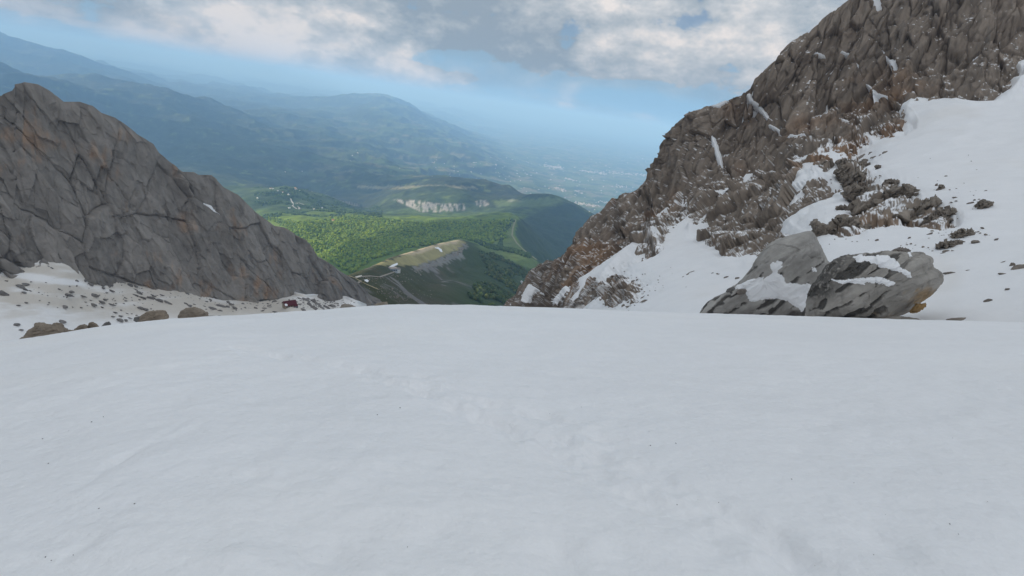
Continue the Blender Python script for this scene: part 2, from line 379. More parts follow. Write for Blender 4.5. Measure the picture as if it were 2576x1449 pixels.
# ------------------------------------------------------------------ right-hand mountainside: rock face and snowfield
RD = [(1200, 800, 330), (1275, 775, 330), (1350, 680, 345), (1350, 778, 270), (1440, 600, 340), (1490, 570, 335), (1560, 510, 330), (1650, 400, 330), (1650, 470, 315), (1740, 280, 315), (1880, 220, 305), (2000, 110, 320), (2140, 0, 340), (2360, -180, 380), (2576, -100, 360), (2900, -400, 440), (2900, 0, 330),
      (1430, 700, 270), (1500, 786, 150), (1540, 650, 235), (1600, 790, 105), (1760, 797, 78), (2000, 803, 66), (2300, 812, 58), (2576, 822, 52), (2900, 860, 44), (1600, 700, 165), (1740, 600, 210), (1760, 480, 265), (1870, 640, 145), (1800, 720, 110), (2080, 590, 112), (2250, 500, 138), (2450, 550, 112), (2576, 690, 72), (2400, 690, 76), (2150, 660, 88),
      (2300, 260, 265), (2576, 280, 245), (2160, 340, 260), (1950, 420, 262), (2030, 400, 235), (2450, 400, 185), (2900, 450, 130), (2900, 680, 62), (2300, 100, 310), (2576, 100, 300)]
_rf = tps([(a/1000, b/1000) for a, b, c in RD], [math.log(c) for a, b, c in RD])
def rdist(px, py): return np.exp(_rf(np.stack([np.asarray(px, float)/1000, np.asarray(py, float)/1000], -1)))
def rpos(px, py): return pt(px, py, rdist(px, py))
SIL_R = [(1180, 860), (1230, 800), (1268, 778), (1290, 757), (1320, 728), (1342, 705), (1356, 682), (1375, 668), (1400, 658), (1416, 650), (1440, 640), (1448, 618), (1460, 590), (1478, 578), (1498, 556), (1520, 540), (1545, 508), (1562, 503), (1585, 512), (1605, 498), (1622, 488), (1635, 468), (1643, 445), (1647, 425), (1652, 400), (1668, 370), (1690, 350), (1712, 318), (1740, 285), (1760, 273), (1800, 265), (1830, 253), (1862, 240), (1888, 220), (1898, 196), (1930, 168), (1965, 140), (1985, 118), (2020, 92), (2050, 68), (2075, 45), (2110, 20), (2140, 2), (2200, -60), (2300, -130), (2450, -220), (2900, -420)]
BOWL = [(1457, 810), (1457, 769), (1484, 725), (1541, 686), (1561, 669), (1581, 652), (1591, 642), (1608, 639), (1621, 646), (1647, 632), (1657, 609), (1651, 599), (1674, 582), (1688, 569), (1718, 549), (1724, 536), (1705, 529), (1727, 512), (1747, 519), (1754, 536), (1751, 569), (1751, 592), (1774, 606), (1794, 616), (1808, 609), (1824, 616), (1821, 629), (1831, 639), (1861, 646), (1874, 632), (1898, 636), (1910, 649), (1960, 640), (1985, 600), (1990, 566), (2017, 552), (2050, 524), (2075, 508), (2100, 512), (2124, 502), (2112, 470), (2080, 458), (2040, 472), (1995, 520), (2030, 480), (2010, 440), (2000, 405), (1991, 390), (2040, 383), (2090, 370), (2150, 374), (2176, 358), (2166, 346), (2240, 341), (2262, 336), (2292, 320), (2281, 300), (2256, 275), (2266, 262), (2330, 253), (2380, 250), (2440, 263), (2500, 262), (2540, 240), (2560, 215), (2620, 190), (2950, 150), (2950, 1000), (1400, 1000)]
NBAND = [(1741, 502), (1794, 489), (1814, 482), (1864, 462), (1877, 442), (1894, 441), (1891, 452), (1867, 476), (1841, 492), (1807, 496), (1760, 499), (1727, 515)]
PATCHES = [NBAND, [(2190, 0), (2210, -8), (2222, 20), (2218, 36), (2205, 36)], [(2240, 160), (2262, 163), (2272, 195), (2266, 208), (2252, 190)], [(1395, 778), (1425, 752), (1448, 738), (1442, 756), (1420, 778)], [(1640, 596), (1650, 570), (1668, 545), (1690, 532), (1700, 545), (1680, 562), (1662, 588)], [(1372, 745), (1386, 740), (1380, 760), (1366, 765)], [(2452, 152), (2478, 150), (2480, 157), (2455, 160)], [(1990, 490), (2015, 462), (2040, 440), (2060, 425), (2050, 455), (2025, 475)], [(1780, 268), (1812, 258), (1830, 252), (1812, 272)], [(2560, 170), (2580, 150), (2600, 190), (2565, 190)]]
GULLY = [([(1322, 772), (1335, 752), (1350, 732)], 5), ([(1294, 774), (1312, 754)], 3), ([(1884, 243), (1891, 260), (1911, 273), (1924, 290), (1941, 310)], 4.5), ([(1794, 347), (1807, 393), (1814, 420), (1824, 447)], 4.5), ([(2187, 97), (2217, 123), (2237, 157), (2257, 180)], 3), ([(2150, 147), (2177, 213), (2207, 240), (2207, 283), (2217, 317)], 2.5), ([(2050, 293), (2080, 297), (2094, 303), (2117, 313), (2160, 333)], 3.5), ([(1947, 327), (1967, 337), (1977, 353), (1997, 347), (2027, 343)], 3.5), ([(2030, 133), (2076, 133)], 1.4), ([(2120, 125), (2140, 135), (2160, 133)], 1.6), ([(1420, 700), (1445, 690), (1480, 660)], 2), ([(2207, 250), (2240, 250), (2262, 262)], 3), ([(1570, 640), (1600, 600), (1640, 560)], 2)]
def right_mesh(nu, v0, v1, nv):
    xs = np.linspace(1195, 2860, nu)
    sy = np.interp(xs, *np.array(SIL_R).T)
    by = np.interp(xs, [1195, 1300, 1560, 1760, 2350, 2860], [930, 840, 830, 835, 850, 900])
    v = np.linspace(v0, v1, nv)
    PX = np.repeat(xs[:, None], nv, 1); PY = sy[:, None]+(by-sy)[:, None]*v[None]
    return PX, PY
def px_of(p):                                         # back to photograph pixels
    c = p@CR, p@CU, p@FWD
    return IW/2+IF*c[0]/c[2], IH/2-IF*c[1]/c[2]
RS = {}
def build_right():
    nu, nv, nb = 900, 520, 24
    PX, PY = right_mesh(nu, 0, 1, nv)
    B = rpos(PX, PY)
    N_ = normals(B); N_ *= np.where((N_*B).sum(-1, keepdims=True) > 0, -1, 1)
    q = np.stack([B@SA, B@SB, B@SC], -1)
    dist = np.linalg.norm(B, axis=-1)
    # signed "snow depth" field in metres
    wob = fbm(np.stack([PX/26, PY/26, 0*PX], -1), 4, 91)*9
    sd = sdpoly(PX+wob, PY+wob*0.7, BOWL)
    sdp = np.full(sd.shape, -50.0); wf = 7*fbm(np.stack([PX/7, PY/7, 0*PX], -1), 3, 97)
    for pz in PATCHES: sdp = np.maximum(sdp, np.minimum(sdpoly(PX+wob*0.35+wf, PY+wob*0.3+wf, pz), 5))
    for path, w in GULLY:
        d, t = dpath(PX+wob*0.3, PY+wob*0.3, path); sdp = np.maximum(sdp, w*0.5-d+2.2*fbm(np.stack([PX/5, PY/5, 0*PX], -1), 3, 95)+0.12*wob)
    mixz = np.exp(-(((PX-1545)/75)**2+((PY-735)/45)**2))+0.9*np.exp(-(((PX-2150)/45)**2+((PY-440)/45)**2))+0.7*np.exp(-(((PX-2070)/40)**2+((PY-425)/28)**2))+0.6*np.exp(-(((PX-1660)/30)**2+((PY-590)/35)**2))+1.0*np.exp(-(((PX-2235)/52)**2+((PY-505)/34)**2))+1.0*np.exp(-(((PX-2195)/52)**2+((PY-548)/30)**2))+1.0*np.exp(-(((PX-2310)/60)**2+((PY-548)/26)**2))+1.0*np.exp(-(((PX-2125)/45)**2+((PY-585)/22)**2))+0.6*np.exp(-(((PX-2165)/30)**2+((PY-500)/25)**2))+0.8*np.exp(-(((PX-2370)/36)**2+((PY-570)/18)**2))
    mixz = np.clip(mixz, 0, 1)*(1.0+0.7*fbm(np.stack([PX/22, PY/14, 0*PX], -1), 3, 93))
    ppx = dist/IF
    depth = np.clip(sd*ppx*0.55, -5, 2.2)*np.clip(dist/220, 0.1, 1)-mixz*3.5*sstep(sd, 0, 14)+0.35*fbm(q/9, 2, 4)*np.clip(dist/150, 0.1, 1)
    rockw = 1-sstep(sd, 4, 26)*(1-np.clip(mixz*1.3, 0, 1))
    # relief: buttresses, stepped strata slabs, broken edges
    wq = q+1.2*np.stack([fbm(q/9, 2, 8), fbm(q/9, 2, 9), fbm(q/9, 2, 10)], -1)
    v1, c1_, e1 = facets(wq*np.array([1/62, 1/17, 1/17]), 3); v2, cid2, e2 = facets(wq*np.array([1/22, 1/6.0, 1/6.0]), 5); v3, c3_, e3 = facets(wq*np.array([1/8, 1/2.4, 1/2.4]), 6)
    hl = 6.0*fbm(q/55, 3, 11)+3.4*ridged(q*np.array([1/70, 1/22, 1/22]), 2, 13)
    h = 4.4*v1+2.3*v2+1.0*v3-1.1*(1-sstep(e2, 0, 0.07))-1.6*(1-sstep(e1, 0, 0.04))
    h += 1.0*ridged(wq*np.array([1/36, 1/3.6, 1/3.6]), 2, 17)*sstep(fbm(q/28, 2, 18), -0.25, 0.25)+0.4*ridged(wq*np.array([1/12, 1/1.6, 1/1.6]), 2, 19)
    edge = sstep(np.abs(PY-PY[:, :1]), 0, 25)
    dsc = np.clip(dist/200, 0.3, 1.15)
    hl = hl*dsc*(0.45+0.55*edge)*(0.25+0.75*rockw)
    pm = sstep(sdp, -1.0, 3.0)
    depth = np.maximum(depth, np.where(sdp > -4, np.clip(sdp*0.35, -2, 0.7)+0.3, -9))
    hR = h*dsc*(0.45+0.55*edge)*(0.25+0.75*rockw)*(1-0.8*pm)-2.6*(1-rockw)*sstep(sd, 10, 40)*np.clip(dist/150, 0.3, 1)
    P = B+N_*(hl+hR)[..., None]
    Nr = normals(P); Nr *= np.where((Nr*B).sum(-1, keepdims=True) > 0, -1, 1)
    # colour: grey brown, rusty towards the left end of the face, dark layers
    st = fbm(q*np.array([1/40, 1/5, 1/5]), 4, 23); st2 = fbm(q*np.array([1/20, 1/1.8, 1/1.8]), 3, 29); big = fbm(q/40, 3, 27)
    base = np.array([0.235, 0.190, 0.152])*(1+0.45*st+0.45*st2+0.25*(cid2-0.5))[..., None]
    rust = sstep(big+0.45*np.exp(-(((PX-1500)/120)**2+((PY-660)/130)**2))+0.25*np.exp(-(((PX-2180)/120)**2+((PY-250)/130)**2))-0.06, 0.08, 0.55)
    base = lerp3(base, base*np.array([1.12, 0.84, 0.62]), rust*0.8)
    darkm = sstep(st+0.5*st2, 0.22, 0.55); base = lerp3(base, base*np.array([0.48, 0.5, 0.53]), darkm*0.75)
    # thin snow lying on ledges
    led = sstep(Nr[..., 2]+0.40*fbm(q/1.8, 3, 37)+0.30*fbm(q/16, 2, 39)+0.006*np.clip(sd, -60, 4), 0.83, 0.93)*sstep(sd, -120, -2)
    led = np.maximum(led, sstep(Nr[..., 2]+0.5*fbm(q/1.5, 3, 47), 0.93, 1.02))
    col = lerp3(base, SNOW, led)
    # far side of the crest, falling away
    crest = P[:, 0]; away = crest.copy(); away[:, 2] = 0; away /= np.linalg.norm(away, axis=1, keepdims=True)
    k = (np.arange(nb, 0, -1)/nb)**1.6*140
    back = crest[:, None]+away[:, None]*k[None, :, None]-np.array([0, 0, 1.0])*(k**1.1*0.75)[None, :, None]
    back = back+0.8*fbm(back/6, 3, 51)[..., None]*np.array([0.3, 0.3, 1])*np.minimum(k/8, 1)[None, :, None]
    Pf = np.concatenate([back, P], 1); cf = np.concatenate([np.repeat(col[:, :1]*0+np.array([0.14, 0.12, 0.10]), nb, 1), col], 1)
    me = mesh_grid('rock_face_right', Pf, cf)
    link('rock_face_right', me, M_rock_r, kind='structure', label='steep brown grey layered rock face on the right', cat='rock face')
    # the snow sheet
    S = B+N_*(hl+depth)[..., None]
    RS['S'] = S[::2, ::2].reshape(-1, 3); RS['px'], RS['py'] = px_of(RS['S'])
    dust = sstep(fbm(q/30, 4, 53)+0.35*np.exp(-(((PX-2400)/130)**2+((PY-350)/80)**2))+0.5*np.exp(-(((PX-2380)/50)**2+((PY-730)/50)**2)), 0.12, 0.6)*0.28
    scol = lerp3(np.broadcast_to(SNOW, S.shape), DUST*1.15, dust)
    me = mesh_grid('snowfield_right', S, scol, mask=depth > hR-1.2)
    link('snowfield_right', me, M_snow, kind='structure', label='high snowfield lying on the right mountainside', cat='snow')
build_right()
def rsnow(px, py):                                   # point of the right snowfield seen at a pixel
    k = np.argmin((RS['px']-px)**2+(RS['py']-py)**2); q = RS['S'][k]; return pdir(px, py)*np.linalg.norm(q)

# ------------------------------------------------------------------ left: limestone wall and the snow below it
LB = [(-220, 640, 400), (-100, 655, 400), (0, 678, 400), (45, 672, 402), (90, 632, 412), (130, 645, 408), (190, 655, 412), (230, 672, 412), (330, 706, 425), (380, 712, 430), (470, 722, 440), (540, 738, 448), (600, 747, 455), (650, 732, 468), (720, 738, 478), (770, 748, 485), (830, 748, 505), (870, 752, 520), (930, 775, 530), (1010, 800, 540)]
LC = [(-220, 330, 470), (-100, 285, 460), (-20, 246, 450), (0, 240, 448), (28, 228, 448), (34, 212, 448), (62, 206, 448), (95, 212, 448), (120, 226, 449), (140, 240, 450), (160, 256, 450), (200, 256, 452), (228, 266, 453), (250, 283, 455), (285, 295, 456), (310, 312, 458), (345, 338, 461), (385, 362, 465), (400, 384, 467), (424, 404, 469), (460, 432, 473), (488, 433, 477), (500, 440, 479), (532, 440, 482), (560, 470, 486), (598, 490, 491), (620, 512, 494), (640, 532, 498), (662, 548, 501), (690, 568, 505), (715, 572, 508), (745, 590, 512), (775, 605, 517), (800, 645, 523), (830, 662, 528), (858, 684, 535), (875, 694, 540), (900, 712, 545), (930, 742, 552), (1010, 790, 560)]
def build_left():
    nu, nv, nb = 720, 380, 24
    xs = np.linspace(-200, 1000, nu)
    lb = np.array(LB); lc = np.array(LC)
    by, br = np.interp(xs, lb[:, 0], lb[:, 1]), np.interp(xs, lb[:, 0], lb[:, 2])
    cy, crr = np.interp(xs, lc[:, 0], lc[:, 1]), np.interp(xs, lc[:, 0], lc[:, 2])
    crr = np.convolve(np.pad(crr, 20, 'edge'), np.ones(41)/41, 'valid'); br = np.convolve(np.pad(br, 12, 'edge'), np.ones(25)/25, 'valid')
    bot = pt(xs, by, br); top = pt(xs, cy, crr)
    v = np.linspace(-0.10, 1.0, nv)
    B = bot[:, None]+(top-bot)[:, None]*v[None, :, None]
    PX = np.repeat(xs[:, None], nv, 1); PY = by[:, None]+(cy-by)[:, None]*v[None]
    N_ = normals(B); N_ *= np.where((N_*B).sum(-1, keepdims=True) > 0, -1, 1)
    N_[..., 2] *= 0.4; N_ /= np.linalg.norm(N_, axis=-1, keepdims=True)
    # structure lines run down to the right, steepening to vertical at the right
    a1 = CR*0.46-CU*0.88+FWD*0.2; a1 /= np.linalg.norm(a1); b1 = np.cross(a1, FWD); b1 /= np.linalg.norm(b1); c1 = np.cross(a1, b1)
    q = np.stack([B@a1, B@b1, B@c1], -1)
    w1 = np.stack([fbm(q/25, 3, 2), fbm(q/25, 3, 6), fbm(q/25, 3, 10)], -1)*7
    ww = q+w1*0.4
    v1, c1_, e1 = facets(ww*np.array([1/95, 1/30, 1/30]), 21); v2, cj, e2 = facets(ww*np.array([1/38, 1/11, 1/11]), 22); v3, ck, e3 = facets((q+w1*0.2)*np.array([1/12, 1/4.2, 1/4.2]), 25)
    h = 9.0*fbm(q*np.array([1/190, 1/45, 1/45]), 3, 14)+4.2*v1+1.9*v2+0.9*v3
    h -= 0.7*(1-sstep(e2, 0, 0.06))*sstep(fbm(q/40, 2, 38), -0.1, 0.2)+1.1*(1-sstep(e1, 0, 0.03))
    h += 1.5*ridged(q*np.array([1/70, 1/6.0, 1/6.0]), 3, 48)*sstep(fbm(q/34, 2, 49), -0.3, 0.25)+0.45*fbm(q/2.4, 3, 18)
    vv = np.repeat(v[None], nu, 0)
    h *= 0.35+0.65*sstep(1-vv, 0, 0.10)
    P = B+N_*h[..., None]
    big = fbm(q/45, 4, 33); sm = fbm(q*np.array([1/50, 1/4, 1/4]), 4, 35)
    col = np.array([0.225, 0.205, 0.186])*(1+0.35*sm+0.35*big+0.34*(cj-0.5)+0.14*(ck-0.5)*1.0)[..., None]
    vert = fbm(np.stack([PX/14, PY/90, 0*PX], -1), 4, 41)
    warm = sstep(fbm(q/26, 4, 43)+0.35*vert+0.25*np.exp(-(((PX-620)/170)**2+((PY-640)/70)**2)), 0.18, 0.6)
    col = lerp3(col, col*np.array([1.5, 1.08, 0.78]), warm*0.75)
    blk = sstep(vert-0.4*big, 0.30, 0.6); col = lerp3(col, col*0.55, blk*0.55)
    sd = sdpoly(PX, PY, [(512, 512), (530, 518), (547, 538), (540, 538), (520, 523)])
    crest = P[:, -1]; away = crest.copy(); away[:, 2] = 0; away /= np.linalg.norm(away, axis=1, keepdims=True)
    k = (np.arange(1, nb+1)/nb)**1.5*120
    back = crest[:, None]+away[:, None]*k[None, :, None]-np.array([0, 0, 1.0])*(k**1.08*0.8)[None, :, None]
    back = back+1.2*fbm(back/8, 3, 51)[..., None]*np.array([0.3, 0.3, 1])*np.minimum(k/10, 1)[None, :, None]
    Pf = np.concatenate([P, back], 1); cf = np.concatenate([col, np.repeat(col[:, -1:], nb, 1)], 1)
    me = mesh_grid('cliff_left', Pf, cf, flip=True)
    link('cliff_left', me, M_rock_l, kind='structure', label='dark grey limestone wall rising on the left', cat='cliff')
    me = mesh_grid('snow_patch', P+N_*(0.5+0.9*np.clip(sd*0.3, 0, 1))[..., None], np.broadcast_to(SNOW, P.shape), mask=sd > -0.3, flip=True)
    link('snow_patch', me, M_snow, label='narrow sloping snow patch on a ledge high on the left wall', cat='snow patch')
build_left()

LS = [(-220, 900, 330), (0, 900, 330), (0, 862, 338), (200, 832, 362), (400, 806, 392), (550, 798, 402), (700, 792, 412), (728, 765, 428), (780, 780, 425), (850, 777, 470), (900, 772, 490), (1000, 790, 520), (400, 850, 380), (700, 830, 400), (900, 810, 455)] + [(a, b+8, c+2) for a, b, c in LB[::2]] + [(0, 760, 372), (200, 760, 392), (400, 760, 412), (600, 770, 428)]
_lf = tps([(a/1000, b/1000) for a, b, c in LS], [math.log(c) for a, b, c in LS], 1e-5)
def ldist(px, py): return np.exp(_lf(np.stack([np.asarray(px, float)/1000, np.asarray(py, float)/1000], -1)))
def lpos(px, py): return pt(px, py, ldist(px, py))
def build_left_snow():
    nu, nv = 420, 150
    xs = np.linspace(-200, 960, nu); lb = np.array(LB)
    ty = np.interp(xs, lb[:, 0], lb[:, 1])-14; by = np.interp(xs, [-200, 0, 400, 700, 1000], [960, 930, 870, 840, 830])
    v = np.linspace(0, 1, nv); PX = np.repeat(xs[:, None], nv, 1); PY = ty[:, None]+(by-ty)[:, None]*v[None]
    P = lpos(PX, np.maximum(PY, ty[:, None]+14)); 
    d = (ty[:, None]+14-PY).clip(0)
    P = P+pdir(PX, PY)*(d*0.25)[..., None]+np.array([0, 0, 1.0])*(d*0.22)[..., None]
    P[..., 2] += 0.9*fbm(P/18, 3, 3)+0.25*fbm(P/4, 2, 4)
    # the knoll the hut stands on
    k0 = lpos(728, 772); dd = np.hypot(P[..., 0]-k0[0], P[..., 1]-k0[1]); P[..., 2] += 0.6*np.exp(-(dd/10)**2)
    line = PY-(672+0.135*PX)
    dirt = sstep(fbm(np.stack([PX/120, PY/22, 0*PX], -1), 4, 5)+0.9*np.exp(-((line-30)/90)**2)-1.0*np.exp(-((PY-(682+0.17*PX))/9)**2)*(1-sstep(PX, 150, 330))-0.5, -0.35, 0.35)
    bare = sstep(PX, 640, 930)
    dirt = dirt*(1-0.35*bare)*(1-sstep(PY, 775+0*PX, 830))
    col = lerp3(np.broadcast_to(SNOW, P.shape), DUST, np.clip(dirt*0.85+0.12, 0, 1))
    me = mesh_grid('snowfield_left', P, col)
    link('snowfield_left', me, M_snow, kind='structure', label='dusty snowfield sloping below the left wall', cat='snow')
build_left_snow()

# ------------------------------------------------------------------ valley, hills and plain far below
def cpt(px, py, r): p = pt(px, py, r); return (math.atan2(p[0], p[1]), r, p[2])
TC = [cpt(*a) for a in [
    (1000, 778, 640), (1100, 775, 800), (1200, 775, 950), (1270, 775, 1080), (880, 705, 600), (850, 765, 560), (1100, 720, 1000), (1200, 720, 1250), (1250, 685, 1650), (1300, 725, 1600), (1330, 692, 1900), (1300, 640, 2250), (1250, 625, 2350), (1345, 665, 2120),
    (880, 688, 1900), (940, 648, 2050), (1000, 628, 2300), (1100, 597, 2700), (1180, 592, 2800), (1225, 604, 2700), (830, 650, 2300), (760, 580, 3000), (850, 572, 3300), (950, 572, 3300), (1050, 582, 3100), (1150, 572, 3200), (1250, 560, 3250), (1295, 552, 3300),
    (700, 545, 4000), (800, 545, 4200), (900, 547, 4300), (960, 546, 4000), (1050, 548, 4600), (1150, 550, 4600), (1250, 548, 4800),
    (640, 500, 5200), (740, 522, 4900), (740, 490, 5400), (740, 476, 5900), (800, 517, 5200), (680, 480, 5900),
    (1000, 528, 5600), (1090, 530, 5500), (1090, 505, 5800), (1170, 528, 5600), (1220, 530, 5600), (1160, 500, 5950), (1000, 507, 6000),
    (1250, 522, 5800), (1300, 504, 6200), (1400, 497, 6300), (1440, 515, 6000), (1500, 556, 5600), (1400, 545, 5200), (1350, 575, 4500), (1480, 610, 4800), (1420, 625, 4350), (1370, 612, 4000),
    (900, 472, 7800), (1000, 464, 8000), (1130, 454, 8300), (1200, 463, 8000), (1290, 483, 7600), (1320, 502, 7300),
    (500, 430, 7500), (600, 450, 7500), (700, 440, 8500), (600, 350, 12000), (450, 350, 11000), (800, 400, 11500), (900, 405, 12000), (1000, 405, 13000), (800, 330, 15500), (950, 330, 17500), (1080, 375, 16000), (1200, 405, 15500), (300, 290, 12500), (300, 400, 9000),
    (950, 258, 22000), (900, 272, 22000), (1010, 278, 21500), (1050, 300, 21000), (1090, 326, 20500), (1150, 352, 20500), (800, 290, 21000),
    (0, 185, 14000), (200, 217, 14000), (400, 245, 14500), (500, 262, 16000), (600, 285, 17500), (0, 117, 24000), (100, 142, 24000), (200, 174, 24000), (300, 195, 25000), (400, 227, 26000), (600, 240, 31000), (700, 247, 36000)]]
for a in (-60, -45, -33, -25, -16, -8, 0, 8, 16, 30, 55):
    for r, z in ((30000, -1900 if a > -12 else -1600), (60000, -2000), (120000, -2000)): TC.append((R_(a), r*(1.25 if a < -12 else 1), z))
    if a < -30: TC.append((R_(a), 19000, -1500)); TC.append((R_(a), 7000, -1250))
    if a > -8:
        for r, z in ((10500, -1850), (13500, -1880), (18000, -1900)): TC.append((R_(a), r, z))
    if a > 10: TC += [(R_(a), 6000, -1500), (R_(a), 3500, -1150), (R_(a), 1500, -700), (R_(a), 800, -420)]
    if a < -28: TC += [(R_(a), 3500, -1150), (R_(a), 1500, -700), (R_(a), 650, -330)]
for a, r, z in ((-24, 7400, -1600), (-18, 6800, -1550), (-10, 10200, -1650), (-4, 10200, -1800), (3, 8000, -1750), (9, 7600, -1780), (-12, 1500, -560), (-16, 1300, -560), (3.5, 2900, -960), (5, 2300, -900), (6, 2700, -1040), (7, 3400, -1130), (5, 3500, -1020)): TC.append((R_(a), r, z))
_tf = tps([(a*3.0, math.log(r)) for a, r, z in TC], [z/r for a, r, z in TC], 2e-4)
def ridge(pix, sides):                               # crest polyline through pixels (px, py, r), with left and right slopes
    P = np.array([pt(*a) for a in pix]); return P, sides
RIDGES = [ridge([(872, 694, 600), (892, 689, 640), (945, 668, 860), (985, 648, 1080), (1040, 632, 1300), (1100, 614, 1550), (1160, 602, 1780), (1200, 614, 1950), (1235, 628, 2100)], (0.95, 0.60)),
          ridge([(1258, 628, 2500), (1297, 552, 3350), (1288, 590, 2850), (1312, 625, 2450), (1352, 655, 2200)][1:], (0.95, 0.26)),
          ridge([(1180, 520, 6200), (1300, 503, 6250), (1400, 494, 6350), (1442, 514, 6050), (1500, 553, 5650), (1540, 590, 5300)], (0.40, 0.75)),
          ridge([(900, 470, 7900), (1000, 462, 8100), (1130, 451, 8400), (1200, 460, 8100), (1290, 480, 7700), (1325, 501, 7300)], (0.35, 0.55)),
          ridge([(640, 483, 5600), (740, 473, 6000), (775, 490, 5700), (800, 514, 5300), (860, 522, 5100)], (0.28, 0.6)),
          ridge([(930, 548, 4050), (990, 545, 4000), (1015, 555, 3850), (1036, 573, 3650)], (0.3, 0.55)),
          ridge([(760, 290, 23500), (880, 272, 22300), (940, 254, 22000), (985, 262, 21700), (1003, 274, 21500), (1020, 281, 21300), (1060, 306, 21000), (1100, 328, 20800), (1150, 352, 20500)], (0.22, 0.3)),
          ridge([(-150, 85, 24500), (0, 115, 24000), (100, 139, 24000), (170, 160, 24000), (230, 181, 24500), (320, 188, 25500), (400, 222, 26500), (520, 240, 28000)], (0.16, 0.16)),
          ridge([(-100, 160, 14500), (0, 184, 14200), (130, 195, 14200), (260, 225, 14400), (420, 243, 15000), (560, 280, 16500), (640, 310, 17500)], (0.2, 0.2)),
          ridge([(250, 275, 11500), (420, 300, 11500), (600, 335, 12500), (700, 365, 12500), (820, 385, 12600)], (0.2, 0.22))]
RW = [30, 60, 130, 180, 120, 80, 500, 500, 350, 300]
def land(x, y, detail=True):
    x = np.asarray(x, float); y = np.asarray(y, float)
    r = np.hypot(x, y)+1e-6; az = np.arctan2(x, y)
    z = _tf(np.stack([az*3.0, np.log(r)], -1))*r
    if detail:
        plain = sstep(r, 9500, 13000)*sstep(az, R_(-9), R_(-2))
        mt = 0
        for k, lam in enumerate((8000, 4000, 2000, 1000, 500, 250, 120, 60, 30)):
            w = sstep(r, lam*3.5, lam*7)*(1-sstep(r, lam*60, lam*120))
            if not (w > 0).any(): continue
            s = np.zeros_like(x); mk = w > 0.001
            qq = np.stack([x[mk]/lam, y[mk]/lam, np.full(mk.sum(), 0.37*k)], -1)
            s[mk] = (0.6*(1-2*np.abs(vnoise(qq, 100+k)))+0.4*vnoise(qq*1.3+9, 200+k))-0.1
            mt = mt+w*s*lam*(0.07+0.05*sstep(r, 6500, 9500))
        z = z+mt*(1-0.75*plain)*sstep(r, 500, 1500)
    for (P, (sl_, sr_)), rw in zip(RIDGES, RW):
        best = None
        dm = np.full(x.shape, 1e18); zc = np.zeros(x.shape); sg = np.zeros(x.shape)
        lo = P.min(0)-3500-0.25*np.abs(P).max(); hi = P.max(0)+3500+0.25*np.abs(P).max()
        near = (x > lo[0]) & (x < hi[0]) & (y > lo[1]) & (y < hi[1])
        if not near.any(): continue
        xs, ys = x[near], y[near]
        dm = np.full(xs.shape, 1e18); zc = np.zeros(xs.shape); sg = np.zeros(xs.shape)
        for k in range(len(P)-1):
            ax, ay, azz = P[k]; bx, by, bz = P[k+1]; ex, ey = bx-ax, by-ay
            t = np.clip(((xs-ax)*ex+(ys-ay)*ey)/(ex*ex+ey*ey), 0, 1)
            d = (xs-ax-t*ex)**2+(ys-ay-t*ey)**2; c = d < dm
            dm = np.where(c, d, dm); zc = np.where(c, azz+t*(bz-azz), zc); sg = np.where(c, ex*(ys-ay)-ey*(xs-ax), sg)
        d = np.sqrt(dm); wv = 1.0
        if detail:
            qn = np.stack([xs, ys, 0*xs], -1)
            d = np.maximum(d*(1+0.35*fbm(qn/(rw*6), 3, 77))-0*rw, 0)
        s = np.where(sg > 0, sl_, sr_)
        soft = np.sqrt(d*d+(rw*0.25)**2)-rw*0.25
        hr = zc-s*soft
        if detail: hr = hr+rw*0.22*(ridged(qn/(rw*3), 3, 79)-0.5)*sstep(d, rw*0.3, rw*2)
        zz = z[near]; kk = rw*0.35
        m = np.maximum(zz, hr); e = np.abs(zz-hr)
        z[near] = m+np.where(e < kk, (kk-e)**2/(4*kk), 0)*sstep(d, 0, rw*1.5)
    # table-top meadow with a low crag on its right edge
    return z
def px_of(p):                                         # back to photograph pixels
    c = p@CR, p@CU, p@FWD
    return IW/2+IF*c[0]/c[2], IH/2-IF*c[1]/c[2]
LAND = {}
